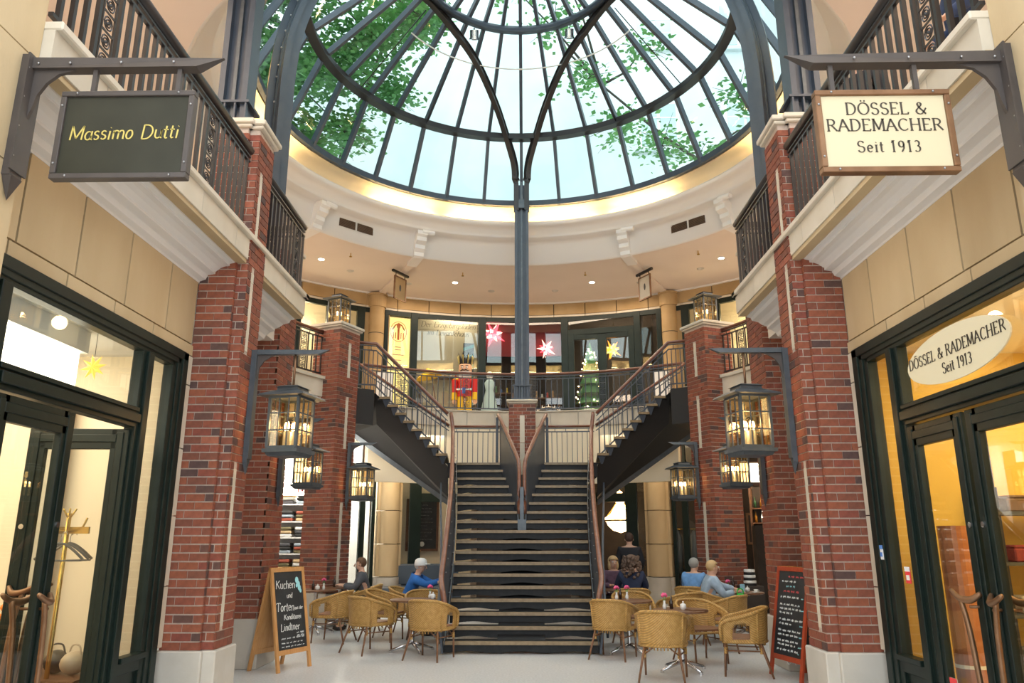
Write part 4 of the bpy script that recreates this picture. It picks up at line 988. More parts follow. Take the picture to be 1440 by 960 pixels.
for k in range(3):
    t = thing('clothes_hanger', ['grey hanger on the brass coat stand, nearest the window', 'middle grey hanger on the brass coat stand', 'grey hanger on the brass coat stand, nearest the wall'][k], 'hanger', (-4.06, 6.93 + k * .07, 1.62), R(10 + 18 * k), 'hangers on the brass coat stand')
    MB().tube(smooth_path([(-.2, 0, -.15), (-.1, 0, -.06), (0, 0, -.01), (.1, 0, -.06), (.2, 0, -.15)], 3), .012, 6).tube([(-.19, 0, -.16), (.19, 0, -.16)], .008, 6).build('arms', M_['lanternm'], t)
    MB().tube(smooth_path([(0, 0, 0), (0, 0, .06), (.03, 0, .09), (.05, 0, .06)], 3), .004, 5).build('hook', M_['chrome'], t)
t = thing('display_table', 'low display table behind the open door of the left shop', 'table', (-4.5, 7.25, .012))
MB().box(-.75, .75, -.38, .38, .42, .47).build('table_top', M_['wood'], t)
for a in (-.7, .7):
    for b in (-.33, .33): MB().box(a - .03, a + .03, b - .03, b + .03, 0, .42).build('leg', M_['wood'], t)
cols = [('orange', (.75, .22, .04)), ('red-brown', (.35, .09, .05)), ('grey-green', (.2, .24, .18)), ('dark olive', (.06, .07, .05)), ('rust', (.5, .14, .06)), ('black', (.02, .02, .02)), ('beige', (.5, .4, .28))]
for k, (cn, c) in enumerate(cols):
    M_['bag' + str(k)] = mat('leather_' + cn.replace('-', '_').replace(' ', '_'), c, .4)
    x = -5.15 + k * .2
    t = thing('handbag', '%s bag lying in the row on the low display table' % cn, 'bag', (x, 7.2 + .06 * (k % 2), .482), R(15 * (k % 3 - 1)), 'bags on the display table')
    MB().ball((0, 0, .1), .1, 12, 8, sc=(1.0, 1.3, 1.0)).build('body', M_['bag' + str(k)], t)
    MB().tube(smooth_path([(-.07, 0, .15), (-.04, 0, .24), (.04, 0, .24), (.07, 0, .15)], 4), .008, 6).build('handle', M_['bag' + str(k)], t)
t = thing('flower_vase', 'vase with green and orange flowers on the low display table', 'vase', (-4.9, 7.45, .482))
MB().lathe([(0, 0), (.05, 0), (.07, .1), (.04, .2), (.05, .24)], n=14).build('vase', M_['glass'] if 0 else M_['stone_grey'], t)
fm = MB()
for k in range(14): 
    a = rnd.uniform(0, 6.3); r_ = rnd.uniform(.02, .16); fm.tube([(0, 0, .2), (r_ * math.cos(a), r_ * math.sin(a), rnd.uniform(.35, .6))], .004, 4)
fm.build('stem', M_['leaf'], t)
bl = MB()
for k in range(7): a = rnd.uniform(0, 6.3); bl.ball((.1 * math.cos(a), .1 * math.sin(a), rnd.uniform(.35, .58)), .035, 8, 6)
M_['orange'] = mat('orange_petal', (.8, .25, .02), .6); bl.build('blossom', M_['orange'], t)
t = thing('mirror_panel', 'tall dark-framed mirror standing in the left shop', 'mirror', (-4.66, 7.6, .012))
MB().box(-.14, -.1, -.03, .03, 0, 3.0).box(.1, .14, -.03, .03, 0, 3.0).box(-.1, .1, -.03, .03, 2.96, 3.0).build('frame', M_['bronze'], t); MB().box(-.1, .1, 0, .01, .02, 2.96).build('glass', M_['stone_pale'], t)
t = thing('pendant_chandelier', 'small gold and glass ceiling lamp in the left shop', 'lamp', (-4.55, 6.9, 3.5))
MB().cyl((0, 0, -.25), .035, .25, 10).build('stem', M_['brass'], t); MB().tube([(.16 * math.cos(a * PI / 8), .16 * math.sin(a * PI / 8), -.28) for a in range(16)], .012, 5, closed=True).build('ring', M_['brass'], t)
# ---- things in the right shop
t = thing('oval_sign', 'cream oval shop sign with dark lettering on the upper window of the right shop', 'sign', (3.44, 5.86, 3.065), R(-90))
el = MB(); q = 40
vs = [(.73 * math.cos(2 * PI * i / q), y, .215 * math.sin(2 * PI * i / q)) for y in (-.006, .006) for i in range(q)]
el.add(vs, [tuple(range(q)), tuple(range(q, 2 * q))[::-1]] + [(i, q + i, q + (i + 1) % q, (i + 1) % q) for i in range(q)])
M_['signcream'] = mat('cream_sign_paint', (.62, .54, .36), .6); M_['signink'] = mat('dark_brown_lettering', (.05, .04, .03), .6)
el.build('board', mat('lit_tone_oval_sign_paint', (.78, .72, .52), .6), t)  # same cream paint as the hanging sign, lightened so the oval looks lit
put(text('DÖSSEL & RADEMACHER', .088), 'lettering', 'signink', t, (0, -.008, -.005)); put(text('Seit 1913', .085), 'lettering', 'signink', t, (.03, -.008, -.135))
t = thing('ceiling_beam_light', 'wide cylindrical lamp shade glowing inside the right shop', 'lamp', (4.25, 5.62, 2.62))
MB().cyl((0, 0, -.2), .22, .36, 24, r2=.2).build('shade', M_['softlight'], t); MB().tube([(0, 0, .1), (0, 0, .88)], .01, 6).build('cord', M_['black'], t); MB().cyl((0, 0, -.24), .22, .04, 24).build('shade_rim', M_['wood'], t)
t = thing('torch_lamp', 'small flared amber lamp on a thin stand in the right shop', 'lamp', (4.3, 5.95, 3.5))
MB().lathe([(.015, -.62), (.02, -.4), (.05, -.3), (.1, -.24), (.11, -.22)], n=16).build('shade', M_['star_y'], t); MB().tube([(0, 0, -.3), (0, 0, 0)], .008, 5).build('rod', M_['brass'], t)
M_['copper'] = mat('copper_cloth', (.42, .17, .09), .35, col2=(.5, .22, .12), scale=5, metal=.3)
t = thing('tall_roll', 'tall copper-coloured roll standing just inside the right shop door', 'roll', (3.96, 7.2, .012))
MB().cyl((0, 0, 0), .13, 1.75, 20).build('roll', M_['copper'], t); MB().cyl((0, 0, .55), .133, .03, 20).build('band', M_['white'], t); MB().cyl((.11, .03, .5), .05, 1.2, 12).build('fold', M_['brass'], t)
t = thing('shelf_unit', 'metal shelf unit with folded linens inside the right shop', 'shelf', (5.2, 7.45, .012))
for k, z in enumerate((.5, .95, 1.4, 1.85)): MB().box(-.8, .8, -.22, .22, z, z + .03).build('shelf_board', M_['lanternm'], t)
for a in (-.78, .78):
    for b in (-.2, .2): MB().box(a - .015, a + .015, b - .015, b + .015, 0, 2.1).build('upright', M_['black'], t)
tc = [('grey', (.4, .4, .38)), ('pale', (.6, .56, .48)), ('dark red', (.3, .05, .04)), ('brown', (.2, .12, .07)), ('cream', (.65, .58, .42))]
for k, (cn, c) in enumerate(tc): M_['lin' + str(k)] = mat('linen_' + cn.replace(' ', '_'), c, .9, col2=tuple(v * .7 for v in c), scale=30)
for r_, z in enumerate((.53, .98, 1.43, 1.88)):
    for k in range(4):
        c = (r_ + k) % 5; row = ['bottom', 'second', 'third', 'top'][r_]; pos = ['leftmost', 'second from the left', 'third from the left', 'rightmost'][k]
        tag(MB().cb((0, 0, .06), .26, .3, .12).cb((0, 0, .135), .25, .29, .03).build('folded_linen', M_['lin' + str(c)], loc=(4.68 + k * .35, 7.45, z + .012), bevel=.012),
            '%s folded linen on the %s board of the metal shelf, %s' % (tc[c][0], row, pos), 'linen', 'folded linens on the metal shelf')
t = thing('stone_tablet', 'pale grey patterned display panel leaning in the right shop', 'display panel', (4.15, 5.35, .012), R(-70))
MB().box(-.25, .25, -.03, .03, .9, 1.9).build('panel', M_['stone_grey'], t); MB().box(-.22, -.18, -.02, .02, 0, .9).box(.18, .22, -.02, .02, 0, .9).build('leg', M_['black'], t)
M_['paper'] = mat('white_paper', (.8, .82, .85), .7); M_['redp'] = mat('red_print', (.75, .05, .06), .6); M_['bluep'] = mat('blue_print', (.1, .25, .65), .6)
def sticker(label, y, z, w, h, base, band):
    t = thing('sticker', label, 'sticker', (3.425, y, z), R(-90))
    MB().box(-w / 2, w / 2, -.003, .003, 0, h).build('sheet', M_[base], t); MB().box(-w / 2, w / 2, -.006, 0, h * .72, h).build('print', M_[band], t)
    MB().box(-w * .3, w * .3, -.006, 0, h * .2, h * .5).build('emblem', M_['white' if base == 'redp' else band], t)
sticker('small white sticker with a blue band on the dark frame of the right shop', 7.5, 1.46, .085, .13, 'paper', 'bluep')
sticker('small red sticker on the narrow window of the right shop', 7.03, 1.27, .09, .14, 'redp', 'paper')
sticker('small white card with red print low on the right shop door', 6.5, .42, .1, .17, 'paper', 'redp')
# ============================================================ UPPER GALLERY BACK WALL
RW = 9.2
def polw(r, az): x, y = pol(r, az); return Vector((x, y, 0))
def chord_box(mb, r, a0, a1, z0, z1, d=.08, inset=0):
    """flat board between two azimuths"""
    p, q = polw(r, a0), polw(r, a1); dr = (q - p).normalized(); n = Vector((p.x + q.x, p.y + q.y - 2 * YC, 0)).normalized()
    p = p + dr * inset; q = q - dr * inset
    vs = []
    for z in (z0, z1):
        for v in (p, q, q + n * d, p + n * d): vs.append((v.x, v.y, z))
    mb.add(vs, [(0, 3, 2, 1), (4, 5, 6, 7), (0, 1, 5, 4), (1, 2, 6, 5), (2, 3, 7, 6), (3, 0, 4, 7)]); return mb
wb = struct('wall_back')
for k in range(-7, 7):
    a0, a1 = k * 5.9, (k + 1) * 5.9
    chord_box(MB(), RW + .02, a0 + .07, a1 - .07, 8.22, 8.56, .12).build('stone_panel', M_['stone_warm'], wb)
    chord_box(MB(), RW - .0, a0 + .05, a1 - .05, 8.14, 8.2, .14).build('stone_lintel', M_['stone_pale'], wb)
MB().sector(RW - .05, RW + .05, 8.56, 8.6, -44, 44, n=40).build('cornice_strip', M_['moulding'], wb)
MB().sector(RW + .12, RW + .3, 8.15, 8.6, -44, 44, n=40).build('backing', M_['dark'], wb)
for s in (-1, 1):                                           # half-round stone columns
    x, y = pol(RW - .0, s * 27.4)
    c = tag(MB().cyl((0, 0, 0), .22, 3.32, 28, smooth=True).box(-.4, -.2, .02, .2, 0, 3.7).box(.2, .4, .02, .2, 0, 3.7).build('shaft', M_['stone_warm'], None, loc=(x, y, F1), rz=-s * R(27.4)),
            'round warm sandstone column between the gallery shop windows, ' + ('left' if s < 0 else 'right'), 'column'); c.name = 'stone_column'
    MB().cyl((0, 0, 3.3), .26, .34, 28).cyl((0, 0, 3.64), .29, .06, 28).build('capital', M_['stone_warm'], c)
    MB().cyl((0, 0, 1.28), .222, .02, 28).cyl((0, 0, 2.5), .222, .02, 28).build('joint', M_['black'], c)
gw = struct('window_3')
posts = [(-42.5, -41.2), (-36.6, -35.2), (-31, -29.6), (-25.9, -25.2), (-21.0, -19.7), (-8.3, -6.9), (-2.1, 2.1), (7.2, 8.5), (20.8, 22), (25.0, 25.9), (29.6, 31), (35.2, 36.6), (41.2, 42.5)]
for a0, a1 in posts:
    if a0 < -2 < a1: 
        chord_box(MB(), RW, -.6, .6, F1, 8.14, .1).build('mullion', M_['green'], gw, bevel=.005); continue
    chord_box(MB(), RW - .02, a0, a1, F1, 8.14, .12).build('mullion', M_['green'], gw, bevel=.005)
m = MB()
for a in range(-42, 42, 3): chord_box(m, RW, a, a + 3, 8.0, 8.14, .1); chord_box(m, RW, a, a + 3, F1, F1 + .18, .1)
m.build('frame_rail', M_['green'], gw)
panes = [(-41.2, -36.6), (-35.2, -31), (-25.2, -21), (-19.7, -8.3), (-6.9, -.6), (.6, 7.2), (8.5, 20.8), (22, 25), (31, 35.2), (36.6, 41.2)]
M_['gal_glass'] = glass_mat('gallery_glass', (.9, .92, .9), .16)
for a0, a1 in panes: chord_box(MB(), RW + .05, a0, a1, F1 + .18 if a0 != 8.5 else 7.72, 8.0, .006).build('pane', M_['gal_glass'], gw)
# double door with fanlight
dr = struct('door_5')
m = MB(); chord_box(m, RW - .01, 8.5, 20.8, 7.55, 7.72, .1)
for a0, a1 in ((8.5, 9.6), (14.0, 15.6), (19.7, 20.8)): chord_box(m, RW - .03, a0, a1, F1, 7.6, .1)
chord_box(m, RW - .03, 9.6, 14.0, 7.4, 7.56, .1); chord_box(m, RW - .03, 15.6, 19.7, 7.4, 7.56, .1)
chord_box(m, RW - .03, 9.6, 14.0, F1, F1 + .3, .1); chord_box(m, RW - .03, 15.6, 19.7, F1, F1 + .3, .1)
m.build('leaf_frame', M_['green'], dr, bevel=.005)
for a0, a1 in ((9.6, 14.0), (15.6, 19.7)): chord_box(MB(), RW + .02, a0, a1, F1 + .3, 7.4, .006).build('pane', M_['gal_glass'], dr)
# rooms behind
M_['shopback'] = mat('gallery_shop_wall', (.5, .44, .33), .9, col2=(.6, .54, .42), scale=.7)
M_['lilac'] = mat('red_shop_wall', (.3, .05, .06), .9)
rm = struct('wall_back')
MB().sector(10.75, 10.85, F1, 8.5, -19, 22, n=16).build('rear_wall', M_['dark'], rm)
MB().sector(9.9, 9.95, F1 + .2, 8.59, -19.7, -8.2, n=6).build('display_back', M_['shopback'], rm)
MB().sector(9.9, 9.95, 7.1, 8.59, -8, 8, n=6).build('display_back', M_['lilac'], rm)
for a in (-20.3, -8, 8, 22): 
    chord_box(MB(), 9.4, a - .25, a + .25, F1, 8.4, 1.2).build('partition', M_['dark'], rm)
lamp('shop_spot', 'AREA', (-2.3, 22.5, 8.45), 30, (1, .85, .6), 1.2, (0, 0, 0), sy=.2)
lamp('shop_spot', 'AREA', (2.9, 22.5, 8.45), 18, (1, .8, .5), 1.2, (0, 0, 0), sy=.3)
lamp('shop_spot', 'POINT', (-6.2, 20.6, 7.6), 50, (1, .8, .5), .2); lamp('shop_spot', 'POINT', (6.2, 20.6, 7.6), 35, (1, .75, .4), .2)
for s in (-1, 1):
    MB().sector(10.6, 10.7, F1, 8.5, s * 23, s * 50, n=10).build('rear_wall', M_['cream'], rm)
# lit poster window
M_['poster'] = E('poster_backlit_paper', (1, .75, .28), .75, (.8, .6, .2))
def at_az(r, az, z): v = polw(r, az); return (v.x, v.y, z), -R(az)
l, rz = at_az(RW + .12, -23.1, 6.62)
t = thing('backlit_poster', 'glowing yellow poster with a round candle-arch emblem in the gallery window', 'poster', l, rz)
MB().box(-.37, .37, 0, .03, -1.6, 1.36).build('sheet', M_['poster'], t)
M_['emb'] = mat('orange_print', (.65, .16, .04), .6); M_['embp'] = mat('faded_red_print', (.75, .42, .3), .6)
MB().tube([(.24 * math.cos(2 * PI * i / 32), -.004, .93 + .3 * math.sin(2 * PI * i / 32)) for i in range(32)], .009, 5, closed=True).build('emblem_ring', M_['emb'], t)
m = MB().box(-.03, .03, -.008, 0, .68, 1.02)
for x in (-.15, -.08, .08, .15): m.box(x - .012, x + .012, -.008, 0, .72, .9)
m.tube([(-.18, -.004, .98), (-.1, -.004, 1.12), (0, -.004, 1.18), (.1, -.004, 1.12), (.18, -.004, .98)], .02, 5).ball((0, -.004, 1.1), .06, 10, 6, sc=(1, .1, 1.4))
m.build('emblem', M_['emb'], t)
m = MB()
for k, (zz, ww) in enumerate(((.45, .09), (.37, .09), (.22, .18), (.06, .12), (-.06, .14), (-.2, .1))): m.box(-ww / 1, ww / 1, -.006, 0, zz, zz + .022)
m.build('printed_line', M_['embp'], t)
# lettering on the panes
l, rz = at_az(RW + .03, -14.0, 7.76)
t = thing('window_lettering', 'dark script lettering across the wide gallery window beside the poster', 'lettering', l, rz)
put(text('Der Erzgebirgsladen', .17, .1, .035, False, .25, sp=-.0), 'lettering', 'signink', t, (0, 0, 0)); put(text('im Levantehaus', .17, .1, .035, False, .25, sp=-.0), 'lettering', 'signink', t, (0, 0, -.24))
l, rz = at_az(RW + .03, 15.0, 7.87)
t = thing('window_lettering', 'dark script lettering on the fanlight above the gallery double door', 'lettering', l, rz)
put(text('Der Erzgebirgsladen', .11, .1, .035, False, .25, sp=-.0), 'lettering', 'signink', t, (0, 0, 0)); put(text('im Levantehaus', .11, .1, .035, False, .25, sp=-.0), 'lettering', 'signink', t, (0, 0, -.12))
# folded paper stars
def spiky(label, loc, r, m, m2, n=18):
    t = thing('paper_star', label, 'star', loc); mb = MB(); mb2 = MB()
    mb.ball((0, 0, 0), r * .36, 10, 8)
    rd = random.Random(int(loc[0] * 100))
    for i in range(n):
        ph = math.acos(1 - 2 * (i + .5) / n); th = PI * (1 + 5 ** .5) * i
        d = Vector((math.sin(ph) * math.cos(th), math.sin(ph) * math.sin(th), math.cos(ph)))
        u = d.orthogonal().normalized() * r * .17; v = d.cross(u); L = r * (1 if i % 2 else .75)
        (mb if i % 2 else mb2).add([d * r * .25 + u, d * r * .25 + v, d * r * .25 - u, d * r * .25 - v, d * L], [(0, 1, 4), (1, 2, 4), (2, 3, 4), (3, 0, 4)])
    mb.build('body', m, t); mb2.build('point', m2, t); MB().tube([(0, 0, r * .3), (0, 0, 8.3 - loc[2])], .004, 4).build('cord', M_['black'], t); return t
M_['sr'] = E('red_star_glow', (1, .08, .12), 2.0, (.8, .05, .08)); M_['sw'] = E('pale_star_glow', (1, .62, .5), 2.2); M_['so'] = E('orange_star_glow', (1, .3, .03), 2.0, (.8, .3, .02)); M_['sy'] = E('gold_star_glow', (1, .6, .1), 2.0)
spiky('large glowing red spiky star in the gallery window left of the iron column', (-.92, 22.75, 7.78), .44, M_['sr'], M_['sw'])
spiky('pale pink glowing star in the gallery window right of the iron column', (.72, 22.75, 7.3), .33, M_['sw'], M_['sr'])
spiky('orange and yellow glowing star behind the gallery double door', (2.72, 22.6, 7.22), .33, M_['so'], M_['sy'])
# lit tree, little shop goods
t = thing('christmas_tree', 'dark decorated fir tree with warm lights behind the gallery door', 'tree', (2.05, 22.7, F1))
m = MB()
for k in range(7): m.cyl((0, 0, .4 + k * .3), .55 - k * .07, .42, 12, r2=.12 if k < 6 else .01)
m.build('foliage', M_['leaf2'], t); MB().cyl((0, 0, 0), .05, .45, 8).build('trunk', M_['bark'], t)
lm = MB(); rd = random.Random(5)
for k in range(60): a = rd.uniform(0, 6.3); z = rd.uniform(.45, 2.4); r = .56 - (z - .4) * .22; lm.ball((r * math.cos(a), r * math.sin(a), z), .022, 6, 4)
lm.build('fairy_lights', M_['bulb'], t)
M_['goods'] = [mat('toy_' + n, c, .5) for n, c in (('red', (.5, .05, .04)), ('yellow', (.7, .5, .05)), ('wood', (.5, .3, .14)), ('green', (.08, .25, .1)), ('white', (.75, .72, .66)), ('blue', (.08, .14, .35)))]
for i, (az, zt, w2) in enumerate(((-14, 6.35, 1.5), (-4, 5.9, .8), (4.2, 5.75, .8))):
    l, rz = at_az(9.75, az, F1)
    t = thing('display_shelf', ['wooden display shelf behind the wide gallery window', 'low display stand under the red star', 'low display stand under the pink star'][i], 'shelf', l, rz)
    MB().box(-w2 / 2, w2 / 2, -.2, .2, zt - F1 - .04, zt - F1).build('shelf_board', M_['wood'], t); MB().box(-w2 / 2, -w2 / 2 + .05, -.18, .18, 0, zt - F1 - .04).box(w2 / 2 - .05, w2 / 2, -.18, .18, 0, zt - F1 - .04).build('leg', M_['wood'], t)
    n = int(w2 / .17)
    for k in range(n):
        c = (k * 2 + i) % 6; cn = ['red', 'yellow', 'plain wooden', 'green', 'white', 'blue'][c]
        x = -w2 / 2 + .1 + k * .165; v = Vector(l) + Matrix.Rotation(rz, 3, 'Z') @ Vector((x, 0, zt - F1))
        h = .14 + .05 * ((k * 7 + i) % 3)
        o = tag(MB().lathe([(0, 0), (.035, 0), (.04, h * .3), (.022, h * .62), (.03, h * .7), (.032, h * .82), (.018, h * .95), (0, h)], n=10).build('figurine', M_['goods'][c], loc=tuple(v)),
                '%s turned figurine on the %s, %s from the left' % (cn, ['wide gallery window shelf', 'stand under the red star', 'stand under the pink star'][i], ['first', 'second', 'third', 'fourth', 'fifth', 'sixth', 'seventh', 'eighth', 'ninth'][k]), 'figurine', 'wooden figurines in the gallery windows')
t = thing('schwibbogen', 'arched candle holder outline standing low in the window right of the iron column', 'candle arch', (.75, 22.1, 5.05)); t.name = 'candle_arch'
MB().tube([(.42 * math.cos(PI * i / 12), 0, .34 * math.sin(PI * i / 12)) for i in range(13)], .014, 5).box(-.46, .46, -.05, .05, -.03, .02).build('arch', M_['stone_pale'], t)
m = MB()
for i in range(7): a = PI * (i + .5) / 7; m.cyl((.42 * math.cos(a), 0, .34 * math.sin(a)), .012, .07, 6)
m.build('candle', M_['white'], t); MB().box(-.46, .46, -.15, .15, -.19, -.03).build('base', M_['wood'], t)
t = thing('mannequin_dress', 'pale blue figure in a long dress standing behind the glass below the red star', 'figure', (-.98, 22.05, F1)); t.scale = (1.3, 1.3, 1.3)
M_['paleblue'] = mat('pale_blue_cloth', (.3, .42, .42), .8); M_['skin'] = mat('skin', (.58, .34, .24), .55, col2=(.64, .39, .28), scale=12)
MB().lathe([(0, 0), (.24, 0), (.2, .3), (.13, .62), (.09, .78), (.12, .95), (.07, 1.02), (0, 1.03)], n=18).build('dress', M_['paleblue'], t); MB().ball((0, 0, 1.13), .085, 12, 8).build('head', M_['white'], t)
t = thing('painted_panel', 'tall dark blue striped banner behind the wide gallery window', 'banner', at_az(9.6, -9.9, F1)[0], R(9.9))
MB().box(-.16, .16, -.02, .02, .0, 2.55).build('cloth', M_['iron'], t)
M_['teal'] = mat('teal_print', (.08, .3, .34), .6); m = MB()
for k in range(8): m.add([(-.16, -.022, .2 + k * .3), (.16, -.022, .32 + k * .3), (.16, -.022, .42 + k * .3), (-.16, -.022, .3 + k * .3)], [(0, 1, 2, 3)])
m.build('stripe', M_['teal'], t)
# ---- nutcracker
t = thing('nutcracker', 'big painted wooden nutcracker soldier in red coat and yellow trousers on the gallery', 'nutcracker', (-1.62, 21.0, F1), R(-4)); t.scale = (.86, .9, .93)
def pm(name, c, r=.4): M_[name] = mat(name, c, r); return M_[name]
red, yel, flesh, blk, wht, blu = pm('nut_red', (.6, .02, .02)), pm('nut_yellow', (.8, .5, .01)), pm('nut_face', (.72, .42, .26)), M_['black'], M_['white'], pm('nut_blue', (.05, .14, .5))
for s in (-1, 1):
    MB().cyl((s * .13, 0, .12), .105, .62, 16, r2=.115, smooth=True).build('leg', yel, t); MB().ball((s * .13, -.05, .07), .12, 12, 8, sc=(1, 1.4, .6)).build('boot', blk, t)
    MB().cyl((s * .33, -.02, .78), .085, .42, 14, r2=.11, smooth=True).build('sleeve', red, t); MB().cyl((s * .34, -.03, .58), .09, .22, 14, smooth=True).build('cuff', yel, t); MB().ball((s * .34, -.04, .53), .075, 10, 8).build('hand', flesh, t)
    MB().ball((s * .3, 0, 1.2), .12, 12, 8, sc=(1, .8, .5)).build('epaulette', yel, t)
MB().lathe([(0, .68), (.25, .68), (.24, .8), (.2, .9), (.24, 1.1), (.22, 1.22), (.1, 1.26), (0, 1.26)], n=24).build('coat', red, t)
MB().box(-.05, .05, -.26, -.2, .74, .92).build('sash', blu, t); MB().box(-.25, .25, -.22, .22, .86, .9).build('belt', wht, t)
m = MB()
for k in range(4):
    for s in (-1, 1): m.ball((s * .07, -.235, .94 + k * .075), .018, 8, 6)
m.build('button', M_['brass'], t)
MB().lathe([(0, 1.24), (.2, 1.25), (.215, 1.35), (.215, 1.6), (.2, 1.66), (0, 1.66)], n=24).build('head', flesh, t)
m = MB()
for k in range(10): a = PI * (1.15 + .7 * k / 9); m.tube([(.2 * math.cos(a), .2 * math.sin(a) - .01, 1.42), (.19 * math.cos(a), .2 * math.sin(a) - .03, 1.22)], [.035, .015], 6)
m.build('beard', wht, t)
m = MB()
for s in (-1, 1): m.tube(smooth_path([(0, -.23, 1.455), (s * .06, -.24, 1.47), (s * .12, -.21, 1.44), (s * .16, -.17, 1.48)], 3), [.018, .02, .022, .022, .02, .018, .016, .012, .01, .006], 6)
m.build('moustache', blk, t)
m = MB(); m2 = MB()
for s in (-1, 1): m.ball((s * .08, -.2, 1.55), .032, 10, 8); m2.ball((s * .08, -.23, 1.55), .014, 8, 6); m2.box(s * .04, s * .13, -.225, -.2, 1.6, 1.615)
m.build('eye', wht, t); m2.build('pupil', blk, t); MB().ball((0, -.235, 1.5), .035, 10, 8).build('nose', flesh, t)
MB().box(-.08, .08, -.235, -.2, 1.37, 1.415).build('mouth', wht, t)
m = MB().cyl((0, 0, 1.66), .2, .12, 20, r2=.215); 
for k in range(9):
    a0 = 2 * PI * k / 9; a1 = a0 + 2 * PI / 9; am = (a0 + a1) / 2
    m.add([(.21 * math.cos(a0), .21 * math.sin(a0), 1.76), (.21 * math.cos(a1), .21 * math.sin(a1), 1.76), (.28 * math.cos(am), .28 * math.sin(am), 2.02), (.18 * math.cos(am), .18 * math.sin(am), 1.76)], [(0, 1, 2), (0, 2, 3), (1, 3, 2)])
m.build('crown', blk, t)
m = MB()
for k in range(9): am = 2 * PI * (k + .5) / 9; m.tube([(.222 * math.cos(am), .222 * math.sin(am), 1.68), (.262 * math.cos(am), .262 * math.sin(am), 1.93)], .012, 5)
m.build('crown_trim', M_['gold'], t); MB().cyl((0, 0, 0), .34, .05, 20).build('base', M_['goods'][3], t)
t = thing('yellow_umbrella', 'yellow paper parasol leaning beside the nutcracker behind the balustrade', 'parasol', (-2.35, 21.2, F1), 0)
MB().cyl((0, 0, 1.28), .38, .26, 14, r2=.03, M=Matrix.Translation((0, 0, 0)) @ Matrix.Rotation(R(-14), 4, 'Y')).build('canopy', yel, t); MB().tube([(0, 0, 0), (-.3, 0, 1.5)], .015, 6).build('pole', M_['wood'], t)
# pale panels on the gallery beside the stair heads
for s in (-1, 1):
    t = thing('info_stele', 'tall pale grey stele on the gallery beside the %s stair head' % ('left' if s < 0 else 'right'), 'stele', (s * 3.75, 20.2, F1), s * R(-15))
    MB().box(-.22, .22, -.06, .06, .05, 1.15).build('panel', M_['white'], t); MB().box(-.26, .26, -.1, .1, 0, .05).build('foot', M_['iron'], t)

# ============================================================ CEILING FITTINGS
for k, (x, y) in enumerate(((-1.88, 20.2), (1.95, 20.25), (-5.15, 18.3), (5.1, 18.4))):
    t = thing('downlight', 'round recessed downlight, %s one in the gallery ceiling' % ['left of the iron column, middle', 'right of the iron column, middle', 'far left', 'far right'][k], 'ceiling light', (x, y, CZ))
    MB().cyl((0, 0, -.012), .1, .012, 20).build('rim', M_['white'], t); MB().cyl((0, 0, -.016), .07, .006, 20).build('lens', M_['downlight'], t)
    lamp('downlight_beam', 'SPOT', (x, y, CZ - .05), 60, (1, .8, .58), .06, (0, 0, 0), 120)
for k, (x, y) in enumerate(((-3.2, 20.3), (-.9, 21.0), (.95, 21.0), (3.3, 20.3), (-4.6, 19.2), (4.75, 19.2))):
    tag(MB().lathe([(0, -.03), (.06, -.028), (.09, -.01), (.1, 0)], (x, y, CZ), 16).build('ceiling_speaker', M_['stone_grey']), 'small grey disc in the gallery ceiling, number %s counted from the left' % ['two', 'three', 'four', 'five', 'one', 'six'][k], 'speaker', 'small discs in the gallery ceiling')
for k, (x, y) in enumerate(((-1.6, 19.4), (1.7, 19.4), (-4.3, 17.9), (4.4, 17.9), (-4.3, 8.0))):
    t = tag(MB().cyl((0, 0, -.08), .012, .08, 8).cyl((0, 0, -.1), .035, .014, 10).build('sprinkler', M_['brass'], loc=(x, y, CZ)), 'tiny sprinkler head hanging from the ceiling, ' + ['above the left middle downlight', 'above the right middle downlight', 'above the far left downlight', 'above the far right downlight', 'over the left balcony corner'][k], 'sprinkler')
for s in (-1, 1):                                          # air grilles in the cornice riser
    l, rz = at_az(5.795, s * 44, 9.0)
    t = thing('air_grille', 'pair of dark air grilles in the dome cornice, ' + ('left' if s < 0 else 'right') + ' side', 'vent', l, rz)
    for x in (-.25, .25):
        MB().box(x - .22, x + .22, -.012, 0, -.1, .1).build('backing', M_['dark'], t)
        m = MB()
        for k in range(8): m.box(x - .22, x + .22, -.025, -.01, -.095 + k * .025, -.088 + k * .025)
        m.build('louvre', M_['bronze'], t)
for k, az in enumerate((-55, -27.0, 27.0, 55)):            # white scroll consoles
    l, rz = at_az(5.82, az, 0)
    t = thing('console_bracket', 'white moulded scroll console under the dome cornice, %s of four' % ['leftmost', 'second from left', 'third from left', 'rightmost'][k], 'bracket', l, rz)
    pr = [(-.32, 9.2), (-.32, 9.1), (-.26, 9.05), (-.26, 8.95), (-.14, 8.88), (-.14, 8.78), (-.06, 8.7), (-.06, 8.6), (.0, 8.56), (.5, 8.5), (.5, 8.6), (0, 9.2)]
    n = len(pr); vs = [(x, y, z) for x in (-.13, .13) for y, z in pr]
    MB().add(vs, [tuple(range(n)), tuple(range(n, 2 * n))[::-1]] + [(i, n + i, n + (i + 1) % n, (i + 1) % n) for i in range(n)]).build('body', M_['moulding'], t)
    MB().cyl((-.16, 0, 0), .07, .32, 14, M=Matrix.Translation((0, -.27, 9.02)) @ Matrix.Rotation(PI / 2, 4, 'Y')).build('scroll', M_['moulding'], t)
    MB().box(-.09, .09, .5, 3.4, 8.54, 8.62).build('ceiling_rib', M_['ceil'], t)
